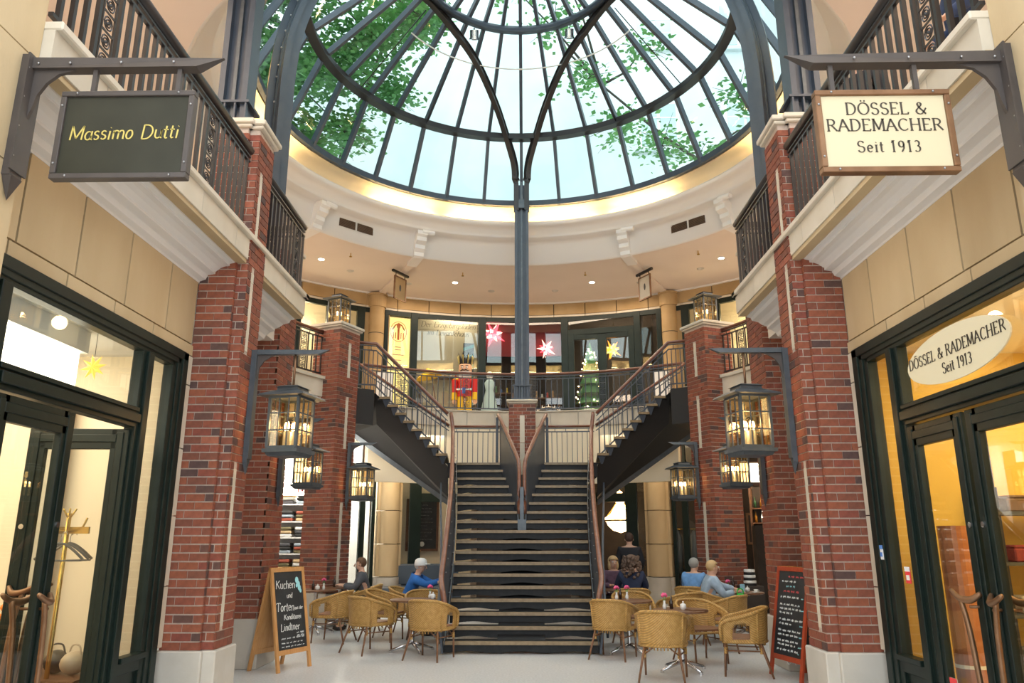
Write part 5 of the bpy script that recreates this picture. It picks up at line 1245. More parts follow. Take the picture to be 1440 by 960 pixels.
for s in (-1, 1):                                          # small hanging signs
    t = thing('hanging_sign', 'small framed shop sign hanging from the gallery ceiling, ' + ('left' if s < 0 else 'right'), 'sign', (s * 3.25, 19.2, 8.6), s * R(-62))
    MB().box(-.34, .34, -.03, .03, -.12, -.06).build('arm', M_['darkiron'], t); MB().box(-.2, -.185, -.01, .01, -.22, -.1).box(.185, .2, -.01, .01, -.22, -.1).build('hanger', M_['darkiron'], t)
    MB().box(-.25, -.22, -.02, .02, -.84, -.2).box(.22, .25, -.02, .02, -.84, -.2).box(-.25, .25, -.02, .02, -.23, -.2).box(-.25, .25, -.02, .02, -.84, -.81).build('frame', M_['bronze'], t)
    MB().box(-.22, .22, -.008, .008, -.81, -.23).build('board', M_['stone_warm'] if s < 0 else M_['stone_pale'], t)
    MB().ball((0, 0, -.5), .1, 12, 8, sc=(.6, .12, 1.3)).build('emblem', M_['darkiron'], t)

# ============================================================ GROUND FLOOR BEHIND THE STAIR
RG = 8.6
gg = struct('window_4')
lw = struct('wall_back')
for s in (-1, 1):
    for k, (a, z0, z1) in enumerate(((0, 0, .68), (1, .7, 1.5), (1, 1.52, 2.36), (1, 2.38, 3.2), (1, 3.22, 4.4))):
        l = polw(RG - .12, s * 24.7); M = rotz((l.x, l.y, 0), -s * R(24.7)); w2 = .33 if k else .37
        MB().cyl((0, .02, z0), w2 * .8, z1 - z0, 20, smooth=True, M=M).box(-w2, w2, .0, .3, z0, z1, M=M).build('stone_block', M_['stone'] if k else M_['stone_grey'], lw)
    for a0, a1 in ((30.0, 29.0), (27.2, 27.8), (33.5, 34.3), (22.4, 22.9), (20.9, 18.8)):
        chord_box(MB(), RG, s * a0, s * a1, 0, 4.4, .1).build('mullion', M_['green'], gg)
    chord_box(MB(), RG, s * 34.3, s * 27, 3.4, 3.6, .1).build('transom', M_['green'], gg)
    for a0, a1 in ((29, 27.8), (33.5, 30.0), (22.4, 20.9)):
        chord_box(MB(), RG + .04, s * a0, s * a1, 0, 4.4, .006).build('pane', M_['glass'], gg)
    chord_box(MB(), RG, s * 18.8, s * 8.5, 2.62, 2.85, .12).build('transom', M_['green'], gg)
    chord_box(MB(), RG + .04, s * 18.8, s * 9, 2.85, 4.4, .006).build('pane', M_['glass'], gg)
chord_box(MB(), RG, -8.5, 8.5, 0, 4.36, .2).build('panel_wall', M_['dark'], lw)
MB().box(-10, 10, 19.9, 23.9, 4.36, 4.41).build('under_gallery_ceiling', M_['ceil'], lw)
# left: bright white shop; right: dark warm restaurant
MB().sector(9.9, 10.0, 0, 4.36, -42, -26, n=6).build('rear_wall', M_['white'], lw)
MB().sector(9.6, 9.7, 0, 4.36, -25, -9, n=8).build('rear_wall', M_['cream'], lw)
chord_box(MB(), RG + .1, -25.2, -24.6, 0, 4.36, 1.2).build('partition', M_['stone_pale'], lw)
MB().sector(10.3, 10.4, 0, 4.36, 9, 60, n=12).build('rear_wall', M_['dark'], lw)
lamp('white_shop_light', 'AREA', (-4.75, 20.9, 4.2), 150, (1, .95, .88), .9, None, sy=.6)
t = thing('banquette', 'blue-grey upholstered bench along the back wall left of the staircase', 'bench', (-2.75, 20.75, 0), R(14))
M_['bluegrey'] = mat('blue_grey_leather', (.06, .085, .12), .4)
MB().box(-1.0, 1.1, -.3, .3, .1, .46).build('seat', M_['bluegrey'], t, bevel=.04); MB().box(-1.0, 1.1, .2, .34, .46, 1.0).build('backrest', M_['bluegrey'], t, bevel=.04); MB().box(-1.0, 1.1, -.28, .3, 0, .1).build('plinth', M_['black'], t)
t = thing('menu_board', 'tall framed dark menu board hanging on the cream wall left of the staircase', 'menu board', (*pol(9.5, -17.5), 1.95), R(17.5))
MB().box(-.42, .42, -.03, .03, -.6, .75).build('board', M_['slate'], t); MB().box(-.46, -.4, -.04, .04, -.64, .79).box(.4, .46, -.04, .04, -.64, .79).box(-.46, .46, -.04, .04, -.64, -.58).box(-.46, .46, -.04, .04, .73, .79).build('frame', M_['wood'], t)
rd = random.Random(9); m = MB()
for k in range(11):
    sc_ = scribble(0, .55 if k % 3 else .3, .03, rd); m.add([(v[0], v[1] - .034, v[2] + .62 - k * .095) for v in sc_.v], sc_.f)
m.build('chalk_line', M_['chalk'], t); MB().ball((0, -.035, -.45), .07, 10, 6, sc=(1, .1, 1)).build('chalk_cup', M_['chalk'], t)
t = thing('wall_sconce', 'small double wall lamp on the cream wall above the bench', 'lamp', (*pol(9.5, -18.6), 1.18), R(18))
MB().tube([(-.12, -.05, .1), (-.05, -.07, .02), (0, 0, 0), (.05, -.07, .02), (.12, -.05, .1)], .012, 5).build('arm', M_['brass'], t); MB().ball((-.12, -.05, .13), .04, 8, 6).ball((.12, -.05, .13), .04, 8, 6).build('bulb', M_['goods'][2], t)
# right: chandelier, bar with bottles, coat rail
t = thing('crystal_chandelier', 'glowing crystal chandelier hanging in the restaurant right of the staircase', 'chandelier', (2.72, 21.9, 2.1)); t.scale = (1.2, 1.2, 1.15)
M_['crystal'] = E('glowing_crystal', (1, .68, .36), 3.4)
MB().lathe([(.0, .75), (.06, .72), (.1, .45), (.22, .2), (.36, .1), (.37, .02), (.33, .0), (.3, -.08), (.18, -.2), (.0, -.26)], n=28).build('crystal_bowl', M_['crystal'], t)
MB().lathe([(.36, .01), (.39, .01), (.39, .05), (.36, .05), (.36, .01)], n=28).build('ring', M_['brass'], t); MB().tube([(0, 0, .7), (0, 0, 2.2)], .012, 6).build('chain', M_['brass'], t)
m = MB()
for i in range(28): a = 2 * PI * i / 28; m.tube([(.1 * math.cos(a), .1 * math.sin(a), .45), (.37 * math.cos(a), .37 * math.sin(a), .06)], .006, 4)
m.build('bead_strand', M_['brass'], t)
lamp('chandelier_glow', 'POINT', (2.72, 21.6, 2.1), 25, (1, .65, .3), .2)
for k, (x, y, z) in enumerate(((3.95, 22.2, 1.7), (5.75, 18.6, 1.95))):
    t = thing('table_lamp', ['small orange lamp glowing behind the glass beside the right stone pier', 'small lamp with a cream shade between the two right brick piers'][k], 'lamp', (x, y, z))
    MB().cyl((0, 0, .18), .09, .2, 16, r2=.06).build('shade', M_['softlight'] if k else M_['crystal'], t); MB().cyl((0, 0, 0), .05, .02, 12).tube([(0, 0, 0), (0, 0, .2)], .01, 6).build('stand', M_['brass'], t)
    tag(MB().box(x - .3, x + .3, y - .15, y + .15, 0, z).build('sideboard', M_['dark']), 'dark sideboard under the ' + ['small orange lamp', 'cream-shaded lamp'][k], 'sideboard')
t = thing('back_bar', 'dark wooden shelf cabinet of bottles seen between the two right brick piers', 'shelf', (6.35, 19.3, 0), R(-22))
MB().box(-.7, .7, 0, .1, 0, 2.9).build('back_panel', M_['dark'], t); 
for x in (-.7, .66): MB().box(x, x + .05, -.3, 0, 0, 2.9).build('side_panel', M_['wood'], t)
SB = (.95, 1.3, 1.65, 2.0, 2.35)
for z in SB: MB().box(-.68, .68, -.3, 0, z, z + .03).build('shelf_board', M_['wood'], t)
MB().box(-.7, .7, -.42, 0, .5, .9).build('counter', M_['wood'], t)
M_['bottle'] = [mat('bottle_' + n, c, .1) for n, c in (('green', (.02, .08, .03)), ('brown', (.12, .04, .01)), ('clear', (.3, .3, .28)), ('amber', (.35, .15, .02)))]
bmesh_ = []
for c in range(4):
    o = MB().lathe([(0, 0), (.035, 0), (.037, .15), (.014, .2), (.013, .26), (0, .26)], n=10).build('bottle', M_['bottle'][c]); bmesh_.append(o.data); bpy.data.objects.remove(o)
MR = Matrix.Rotation(R(-22), 3, 'Z')
for r_, z in enumerate(SB):
    for k in range(9):
        v = Vector((6.35, 19.3, 0)) + MR @ Vector((-.58 + k * .145, -.15, z + .03)); o = bpy.data.objects.new('bottle', bmesh_[(k * 3 + r_) % 4]); COL.objects.link(o); o.location = v
        tag(o, '%s bottle on the %s board of the dark shelf cabinet, %s from the left' % (['green', 'brown', 'clear', 'amber'][(k * 3 + r_) % 4], ['lowest', 'second', 'third', 'fourth', 'top'][r_], ['first', 'second', 'third', 'fourth', 'fifth', 'sixth', 'seventh', 'eighth', 'last'][k]), 'bottle', 'bottles in the dark shelf cabinet')
lamp('bar_light', 'POINT', (6.0, 18.4, 3.2), 30, (1, .7, .4), .1)
t = thing('lit_sign_panel', 'pale glowing yellow panel high between the two right brick piers', 'light panel', (5.6, 18.2, 3.15))
MB().box(-.7, .7, 0, .06, -.22, .22).build('panel', M_['softlight'], t); MB().box(-.72, .72, -.01, .07, .22, .26).box(-.72, .72, -.01, .07, -.3, -.22).build('frame', M_['wood'], t)
t = thing('picture_frame', 'dark-framed picture on the panelled wall between the right brick piers', 'picture', (6.1, 20.4, 1.9), R(-25))
MB().box(-.3, .3, 0, .04, -.4, .4).build('frame', M_['bronze'], t); MB().box(-.24, .24, -.01, 0, -.34, .34).build('picture', M_['dark'], t)
t = thing('coat_rail', 'dark coats hanging on a rail behind the glass right of the stone pier', 'coat rail', (4.5, 21.3, 0), R(-28))
MB().tube([(-.5, 0, 1.9), (.5, 0, 1.9)], .015, 6).tube([(-.5, 0, 0), (-.5, 0, 1.9)], .015, 6).tube([(.5, 0, 0), (.5, 0, 1.9)], .015, 6).build('rail', M_['brass'], t)
for k in range(4):
    v = Vector((4.5, 21.3, 0)) + Matrix.Rotation(R(-28), 3, 'Z') @ Vector((-.33 + .22 * k, 0, .75))
    tag(MB().lathe([(0, 0), (.14, 0), (.12, .5), (.1, .95), (.04, 1.1), (0, 1.12)], n=12).build('coat', M_['black'] if k % 2 else M_['bluegrey'], loc=v), '%s coat on the rail behind the glass, %s from the left' % (('dark blue', 'black')[k % 2], ['first', 'second', 'third', 'last'][k]), 'coat', 'coats on the rail')
# left: shirt shop seen between the piers
t = thing('shirt_shelf', 'white lit shelf wall of folded shirts seen between the left brick piers', 'shelf', (-4.95, 17.6, 0))
MB().box(-.75, .75, .3, .36, 0, 3.6).build('back_panel', M_['white'], t)
for x in (-.75, .7): MB().box(x, x + .05, -.1, .3, 0, 3.6).build('side_panel', M_['white'], t)
SS = [.6, .95, 1.3, 1.65, 2.0, 2.38]
for z in SS: MB().box(-.7, .7, -.1, .3, z, z + .03).build('shelf_board', M_['white'], t)
m = MB().box(-.7, .7, -.14, -.11, 2.6, 2.95); m.build('header', M_['softlight'], t)
put(text('MADE', .24, .16, .1, False), 'lettering', 'chalkred', t, (.28, -.145, 2.66))
sc_ = [('black', (.03, .03, .03)), ('red-brown', (.3, .07, .04)), ('tan', (.5, .36, .2)), ('charcoal', (.08, .08, .09)), ('grey-blue', (.3, .36, .42)), ('olive', (.14, .12, .06)), ('white', (.7, .7, .68))]
for k, (n_, c) in enumerate(sc_): M_['sh' + str(k)] = mat('shirt_' + n_.replace('-', '_'), c, .85)
for r_, z in enumerate(SS):
    for c in range(3):
        for q in range(3):
            ci = (r_ * 2 + c + q * 3) % 7
            o = MB().cb((0, 0, .035), .34, .3, .07).build('folded_shirt', M_['sh' + str(ci)], loc=(-4.95 - .42 + c * .42, 17.6 + .06, z + .03 + q * .076), bevel=.02)
            tag(o, '%s folded shirt, %s in its pile on the %s shelf board, %s pile' % (sc_[ci][0], ['lowest', 'middle', 'topmost'][q], ['lowest', 'second lowest', 'third lowest', 'third highest', 'second highest', 'highest'][r_], ['left', 'middle', 'right'][c]), 'shirt', 'folded shirts on the white shelf')
lamp('shirt_shop_light', 'AREA', (-4.9, 16.9, 4.0), 90, (1, .93, .8), 1.2, (R(15), 0, 0), sy=.5)
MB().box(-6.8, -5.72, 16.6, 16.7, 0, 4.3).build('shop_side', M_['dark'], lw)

# ============================================================ LANTERNS AND BRACKETS
def lantern_parts(root, M, k=1.0):
    """square lantern, origin at centre of the body; k scale"""
    w2, h = .155 * k, .5 * k
    fr = MB()
    for a in (-1, 1):
        for b in (-1, 1): fr.cb((a * w2, b * w2, 0), .028 * k, .028 * k, h, M)
    for z in (-h / 2, h / 2): 
        for a in (-1, 1): fr.cb((a * w2, 0, z), .026 * k, 2 * w2, .026 * k, M); fr.cb((0, a * w2, z), 2 * w2, .026 * k, .026 * k, M)
    fr.build('frame', M_['lanternm'], root)
    gb = MB()
    for a in (-1, 1):
        for t_ in (-.33, .33): gb.cb((t_ * 2 * w2 * .5, a * w2, 0), .01 * k, .012, h, M); gb.cb((a * w2, t_ * 2 * w2 * .5, 0), .012, .01 * k, h, M)
        for z in (-h * .16, h * .18): gb.cb((0, a * w2, z), 2 * w2, .012, .012 * k, M); gb.cb((a * w2, 0, z), .012, 2 * w2, .012 * k, M)
    gb.build('glazing_bar', M_['lanternm'], root)
    for a in (-1, 1):
        MB().cb((0, a * (w2 - .004), 0), 2 * w2, .003, h, M).build('pane', M_['lant_glass'], root); MB().cb((a * (w2 - .004), 0, 0), .003, 2 * w2, h, M).build('pane', M_['lant_glass'], root)
    T = Matrix.Translation
    MB().frustum((0, 0, h / 2 + .01), w2 * 1.62, w2 * 1.62, w2 * 1.5, w2 * 1.5, .022 * k, M).frustum((0, 0, h / 2 + .03 * k), w2 * 1.5, w2 * 1.5, w2 * .75, w2 * .75, .05 * k, M).frustum((0, 0, h / 2 + .08 * k), w2 * .75, w2 * .75, w2 * .72, w2 * .72, .03 * k, M).frustum((0, 0, h / 2 + .11 * k), w2 * .85, w2 * .85, w2 * .6, w2 * .6, .018 * k, M).build('roof', M_['lanternm'], root)
    MB().frustum((0, 0, -h / 2 - .05 * k), w2 * 1.22, w2 * 1.22, w2 * 1.22, w2 * 1.22, .035 * k, M).frustum((0, 0, -h / 2 - .085 * k), w2 * .95, w2 * .95, w2 * 1.1, w2 * 1.1, .035 * k, M).build('base', M_['lanternm'], root)
    bb = MB()
    for (x, y) in ((-.05, 0), (.05, 0), (0, .05), (0, -.05)): bb.ball((x * k, y * k, -.03 * k), .018 * k, 8, 6, M=M, sc=(1, 1, 2.6))
    bb.build('bulb', M_['bulb'], root)
    cs = MB()
    for (x, y) in ((-.05, 0), (.05, 0), (0, .05), (0, -.05)): cs.cyl((x * k, y * k, -.23 * k), .024 * k, .15 * k, 8, M=M)
    cs.build('candle_sleeve', M_['white'], root)
def wall_lantern(label, x, y, z, s, k, reach, lx_=None):
    """bracket on the pier face at x; arm reaching inward; lantern body centre at z"""
    t = thing('wall_lantern', label, 'lantern', (x, y, z))
    d = -s
    top = .62 * k + .1
    MB().box(0, d * .05, -.04, .04, -.42, top + .05).box(d * .05, d * .065, -.055, .055, -.38, top + .05).build('wall_post', M_['lanternm'], t)
    MB().add([(0, -.03, -.42), (d * .05, -.03, -.42), (d * .03, 0, -.56), (0, .03, -.42), (d * .05, .03, -.42)], [(0, 1, 2), (1, 4, 2), (4, 3, 2), (3, 0, 2)]).build('post_tip', M_['lanternm'], t)
    a = MB(); a.add([(d * .04, -.035, top), (d * (reach - .12), -.035, top), (d * reach, -.01, top + .055), (d * .04, -.035, top + .055),
                     (d * .04, .035, top), (d * (reach - .12), .035, top), (d * reach, .01, top + .055), (d * .04, .035, top + .055)],
                    [(0, 1, 2, 3), (4, 7, 6, 5), (0, 4, 5, 1), (1, 5, 6, 2), (2, 6, 7, 3), (0, 3, 7, 4)]); a.build('arm', M_['lanternm'], t)
    g = MB(); pts = [(.06, top), (.28, top)] + [(.28 - .2 * math.sin(R(q)), top - .26 + .2 * math.cos(R(q)) + .05) for q in (20, 45, 70, 90)] + [(.06, top - .3)]
    n = len(pts); g.add([(d * px, yy, pz) for yy in (-.01, .01) for px, pz in pts], [tuple(range(n)), tuple(range(n, 2 * n))[::-1]] + [(i, n + i, n + (i + 1) % n, (i + 1) % n) for i in range(n)]); g.build('gusset', M_['bracket'], t)
    lx = d * (lx_ or reach * .56)
    MB().tube([(lx, 0, .25 * k + .12 * k), (lx, 0, top)], .014, 6).build('hanger', M_['bronze'], t)
    lantern_parts(t, Matrix.Translation((lx, 0, 0)) @ Matrix.Rotation(R(12 * s), 4, 'Z'), k)
    o = lamp('lantern_glow', 'POINT', (x + lx, y, z), 5 * k, (1, .7, .38), .05)
for s in (-1, 1):
    w_ = 'left' if s < 0 else 'right'
    wall_lantern('largest bracket lantern, hanging from the front %s brick pier' % w_, s * 2.96, 8.2, 2.86, s, 1.08, .86)
    wall_lantern('middle-sized bracket lantern, hanging from the broad %s brick pier' % w_, s * 3.46, 10.95, 2.63, s, .9, .62, .42)
    wall_lantern('bracket lantern on the slim %s brick pier beside the stairs' % w_, s * 3.6, 15.75, 2.75, s, 1.08, .6)
    t = thing('pier_lantern', 'square lantern standing on the capstone of the slim %s brick pier' % w_, 'lantern', (s * 3.97, 15.8, 6.08), s * R(24))
    lantern_parts(t, Matrix.Translation((0, 0, .33)), 1.05); lamp('lantern_glow', 'POINT', (s * 3.97, 15.8, 6.4), 4, (1, .7, .38), .05)
# ---- big hanging shop signs
def shop_sign(s, label):
    y = 4.15; t = thing('hanging_sign', label, 'sign', (s * 3.05, y, 4.08)); d = -s
    MB().box(0, d * .05, -.055, .055, -.32, .5).box(d * .05, d * .062, -.075, .075, -.29, .5).build('wall_post', M_['bracket'], t)
    MB().add([(0, -.05, -.32), (d * .06, -.05, -.32), (d * .02, 0, -.47), (0, .05, -.32), (d * .06, .05, -.32)], [(0, 1, 2), (1, 4, 2), (4, 3, 2), (3, 0, 2)]).build('post_tip', M_['bracket'], t)
    L = 1.25 if s < 0 else 1.36; a = MB(); za = .41 if s < 0 else .385
    a.add([(d * .05, -.04, za), (d * (L - .16), -.04, za), (d * L, -.01, za + .075), (d * .05, -.04, za + .075), (d * .05, .04, za), (d * (L - .16), .04, za), (d * L, .01, za + .075), (d * .05, .04, za + .075)],
          [(0, 1, 2, 3), (4, 7, 6, 5), (0, 4, 5, 1), (1, 5, 6, 2), (2, 6, 7, 3), (0, 3, 7, 4)]); a.build('arm', M_['bracket'], t)
    g = MB(); pts = [(.06, za), (.32, za)] + [(.32 - .24 * math.sin(R(q)), za - .3 + .3 * math.cos(R(q))) for q in (25, 45, 65, 85)] + [(.06, za - .34)]
    n = len(pts); g.add([(d * px, yy, pz) for yy in (-.012, .012) for px, pz in pts], [tuple(range(n)), tuple(range(n, 2 * n))[::-1]] + [(i, n + i, n + (i + 1) % n, (i + 1) % n) for i in range(n)]); g.build('gusset', M_['bracket'], t)
    x0, x1, z0, z1 = (.27, 1.1, -.34, .25) if s < 0 else (.4, 1.21, -.34, .205)
    cx = d * (x0 + x1) / 2; w2 = (x1 - x0) / 2
    for xx in (x0 + .18, x1 - .12): MB().box(d * xx - .014, d * xx + .014, -.012, .012, z1 - .01, za + .02).build('hanger', M_['bracket'], t)
    MB().box(cx - w2 + .03, cx + w2 - .03, -.012, .012, z0 + .03, z1 - .03).build('board', M_['signdark'] if s < 0 else M_['signcream'], t)
    f = MB().box(cx - w2, cx - w2 + .035, -.03, .03, z0 + .036, z1 - .036).box(cx + w2 - .035, cx + w2, -.03, .03, z0 + .036, z1 - .036).box(cx - w2, cx + w2, -.03, .03, z0, z0 + .035).box(cx - w2, cx + w2, -.03, .03, z1 - .035, z1)
    f.build('frame', M_['bracket'] if s < 0 else M_['bronze'], t, bevel=.004)
    b = MB()
    for xx in (cx - w2 + .017, cx + w2 - .017):
        for zz in (z0 + .1, z1 - .1): b.ball((xx, -.031, zz), .008, 8, 6)
    for xx in (cx - w2 + .1, cx + w2 - .1):
        for zz in (z0 + .017, z1 - .017): b.ball((xx, -.031, zz), .008, 8, 6)
    for xx in (.1, .3, .62, .95): b.ball((d * xx, -.042, za + .03), .009, 8, 6)
    for zz in (-.2, .0, .2, .4): b.ball((d * .055, -.06, zz), .009, 8, 6)
    b.build('bolt', M_['bolt'], t)
    if s < 0:
        put(text('Massimo Dutti', .094, .1, .075, False, .12, .03, sp=.02), 'lettering', 'gold', t, (cx, -.013, -.075), (0, -R(.8), 0))
    else:
        put(text('DÖSSEL &', .078), 'lettering', 'signink', t, (cx + .02, -.013, .045)); put(text('RADEMACHER', .078), 'lettering', 'signink', t, (cx, -.013, -.065)); put(text('Seit 1913', .072, sp=.11), 'lettering', 'signink', t, (cx + .01, -.013, -.205))
M_['signdark'] = mat('dark_olive_sign_paint', (.03, .03, .02), .4, col2=(.038, .038, .026), scale=4, spec=.3)
shop_sign(-1, 'dark framed hanging shop sign with gold handwritten lettering, near left'); shop_sign(1, 'cream framed hanging shop sign with dark serif lettering, near right')
# ============================================================ CAFE FURNITURE
def wicker_mat():
    m = mat('honey_wicker', (.5, .27, .065), .5, col2=(.64, .38, .12), scale=22); nt = m.node_tree; L = nt.links.new; p = nt.nodes['Principled BSDF']
    tc = nt.nodes.new('ShaderNodeTexCoord'); wv = nt.nodes.new('ShaderNodeTexWave'); wv.bands_direction = 'Z'; wv.inputs['Scale'].default_value = 38; wv.inputs['Distortion'].default_value = 1.2
    w2 = nt.nodes.new('ShaderNodeTexWave'); w2.bands_direction = 'DIAGONAL'; w2.inputs['Scale'].default_value = 20; L(tc.outputs['Object'], wv.inputs['Vector']); L(tc.outputs['Object'], w2.inputs['Vector'])
    ad = nt.nodes.new('ShaderNodeMath'); ad.operation = 'ADD'; L(wv.outputs['Fac'], ad.inputs[0]); L(w2.outputs['Fac'], ad.inputs[1])
    b = nt.nodes.new('ShaderNodeBump'); b.inputs['Strength'].default_value = .7; b.inputs['Distance'].default_value = .004; L(ad.outputs[0], b.inputs['Height']); L(b.outputs[0], p.inputs['Normal'])
    src = p.inputs['Base Color'].links[0].from_socket; cr = nt.nodes.new('ShaderNodeMapRange'); cr.inputs[1].default_value = .5; cr.inputs[2].default_value = 1.5; cr.inputs[3].default_value = .55; cr.inputs[4].default_value = 1.15
    L(ad.outputs[0], cr.inputs[0]); mx = nt.nodes.new('ShaderNodeVectorMath'); mx.operation = 'SCALE'; L(src, mx.inputs[0]); L(cr.outputs[0], mx.inputs['Scale']); L(mx.outputs[0], p.inputs['Base Color']); return m
M_['wicker'] = wicker_mat(); M_['cane'] = mat('brown_cane', (.14, .06, .025), .4, col2=(.22, .1, .045), scale=20); M_['seatwood'] = mat('brown_seat_weave', (.2, .09, .045), .5, col2=(.27, .13, .07), scale=30)
def make_chair(label):
    t = thing('wicker_chair', label, 'chair')
    # plan: back is at +Y, open front at -Y
    def pl(u):   # u in -1..1
        a = u * 1.0; ang = R(90 - 118 * a)
        x = .285 * math.cos(ang) if abs(a) < .76 else .285 * math.cos(R(90 - 118 * .76 * (1 if a > 0 else -1)))
        if abs(a) < .66: return (.285 * math.sin(PI * .5 * a / .66), .26 * math.cos(PI * .5 * a / .66) + .0)
        k = (abs(a) - .66) / .34; return ((1 if a > 0 else -1) * (.285 - .012 * k), -.27 * k)
    def top(u): a = abs(u); return .80 - .01 * (a / .3) ** 2 if a < .3 else .79 - .145 * ((a - .3) / .7) ** 1.0
    nu = 56; us = [-1 + 2 * i / nu for i in range(nu + 1)]; nz = 8
    vs = []; fs = []
    for u in us:
        x, y = pl(u); 
        for j in range(nz + 1):
            z = .40 + (top(u) - .40) * j / nz; fl = 1 + .10 * (z - .42) / .38
            vs.append((x * fl, y * (fl if y > 0 else 1), z))
    for i in range(nu):
        um = abs((us[i] + us[i + 1]) / 2)
        for j in range(nz):
            zc = (j + .5) / nz
            if .58 < um < .86 and .12 < zc < (.62 if abs(um - .72) > .09 else .74): continue
            k = i * (nz + 1) + j; fs.append((k, k + nz + 1, k + nz + 2, k + 1))
    MB().add(vs, fs, True).build('wicker_shell', M_['wicker'], t, solid=.014)
    rim = []
    for u in us[::2]:
        x, y = pl(u); fl = 1.10; rim.append((x * 1.10, y * (1.10 if y > 0 else 1), top(u)))
    rim = [(rim[0][0] * .95, rim[0][1] - .02, .42)] + [(rim[0][0], rim[0][1] - .03, .58)] + [(rim[0][0], rim[0][1] - .01, rim[0][2] - .03)] + rim[1:-1] + [(rim[-1][0], rim[-1][1] - .01, rim[-1][2] - .03)] + [(rim[-1][0], rim[-1][1] - .03, .58)] + [(rim[-1][0] * .95, rim[-1][1] - .02, .42)]
    MB().tube(smooth_path(rim, 2), .021, 8).build('rim', M_['wicker'], t)
    for u in (-.42, .42): x, y = pl(u); MB().tube([(x, y, .38), (x * 1.11, y * 1.11, top(u))], .017, 6).build('back_post', M_['wicker'], t)
    m = MB(); pts = [pl(u) for u in us[::4]]; m.prism([(x * .97, y * .97) for x, y in pts], .425, .45); m.build('seat', M_['seatwood'], t)
    MB().tube([(x, y, .405) for x, y in pts] + [(pts[0][0], pts[0][1], .405)], .018, 6).build('seat_rim', M_['wicker'], t)
    for (x0, y0, x1, y1) in ((-.25, -.25, -.25, -.27), (.25, -.25, .25, -.27), (-.2, .17, -.27, .3), (.2, .17, .27, .3)):
        MB().tube([(x0, y0, .4), (x1, y1, .0)], [.016, .013], 8).build('leg', M_['cane'], t)
    b = MB()
    for pp in (((-.25, -.25, .3), (-.12, -.25, .4)), ((.25, -.25, .3), (.12, -.25, .4)), ((-.21, .19, .3), (-.08, .2, .4)), ((.21, .19, .3), (.08, .2, .4)), ((-.24, -.24, .3), (-.21, .19, .3)), ((.24, -.24, .3), (.21, .19, .3))): b.tube(pp, .009, 6)
    b.build('brace', M_['cane'], t)
    k = MB()
    for (x, y) in ((-.25, -.25), (.25, -.25), (-.205, .18), (.205, .18)): k.cyl((x, y, .27), .02, .07, 8); 
    for i in range(9): k.cyl((-.16 + .04 * i, .235 - .08 * (abs(i - 4) / 4) ** 2, .355), .008, .05, 5)
    k.build('wicker_binding', M_['wicker'], t); return t
CH = [  # x, y, facing (deg: 0 = front towards camera, 90 = front towards +X ...)
 ((-1.3, 11.55), 160, 'wicker chair with its back to the camera at the foot of the stairs, left'),
 ((-2.32, 12.15), 140, 'wicker chair second from the pine chalkboard, back turned to the front left'),
 ((-3.12, 13.35), -100, 'wicker chair just beside the pine chalkboard, open side to the left'),
 ((-2.35, 13.55), 75, 'wicker chair facing right behind the front left table'),
 ((-1.62, 13.35), 10, 'wicker chair facing the camera behind the front left table'),
 ((-2.1, 14.35), 80, 'wicker chair the man in the white cap sits in'),
 ((-2.95, 15.1), -85, 'wicker chair the man in the grey sweater sits in'),
 ((1.74, 9.95), 165, 'nearest wicker chair, back to the camera, right of the stairs'),
 ((2.86, 10.35), -105, 'wicker chair beside the red-framed chalkboard, its back to the right'),
 ((1.32, 11.65), 155, 'wicker chair with its back to the camera close to the right stair foot'),
 ((2.5, 11.35), 20, 'wicker chair facing the camera behind the nearest right table'),
 ((1.78, 13.0), 5, 'wicker chair facing the camera behind the table with the pink flowers'),
 ((2.62, 13.1), -150, 'wicker chair turned away, behind the second right table'),
 ((3.2, 12.5), -135, 'wicker chair turned away before the man in the pale blue shirt'),
 ((3.12, 14.7), 150, 'wicker chair of the man in the blue shirt by the right pier'),
 ((1.95, 14.2), 180, 'wicker chair the curly-haired woman sits in'),
 ((1.75, 15.4), 0, 'wicker chair the blonde woman sits in'),
 ((3.1, 13.45), 110, 'wicker chair the man in the pale blue shirt sits in')]
c0 = None
for i, ((x, y), a, lb) in enumerate(CH):
    if c0 is None: c0 = make_chair(lb); c = c0
    else: c = copy_tree(c0); c['label'] = lb
    c['group'] = 'wicker cafe chairs'; c.location = (x, y, 0); c.rotation_euler = (0, 0, R(a))
def make_table(label, r=.36):
    t = thing('cafe_table', label, 'table')
    MB().lathe([(0, .72), (r - .02, .72), (r, .728), (r, .745), (r - .01, .75), (0, .75)], n=40, smooth=False).build('table_top', M_['wood'], t)
    MB().cyl((0, 0, .1), .035, .61, 16, smooth=True).cyl((0, 0, .69), .12, .03, 16).build('column', M_['chrome'], t)
    for k in range(4):
        a = k * PI / 2 + .5; c, s = math.cos(a), math.sin(a)
        MB().tube([(0, 0, .13), (c * .12, s * .12, .09), (c * .34, s * .34, .03)], [.03, .024, .016], 8).cyl((c * .34, s * .34, 0), .025, .03, 8).build('foot', M_['chrome'], t)
    return t
TB = [((-1.66, 12.3), 'round brown cafe table between the front left wicker chairs'), ((-3.75, 14.5), 'round brown cafe table just right of the pine chalkboard'), ((-3.2, 14.55 + .55), 'small round cafe table in front of the man in the grey sweater'),
      ((-1.45, 14.4), 'round cafe table the man in the white cap leans over'), ((2.1, 10.6), 'nearest round brown cafe table, right of the stairs'), ((1.62, 12.15), 'round brown cafe table beside the right stair foot'),
      ((1.7, 14.8), 'cafe table between the two women'), ((3.85, 14.0), 'round cafe table with bottles and cups before the right slim pier')]
TB[2] = ((-3.55, 15.45), TB[2][1])
t0 = None
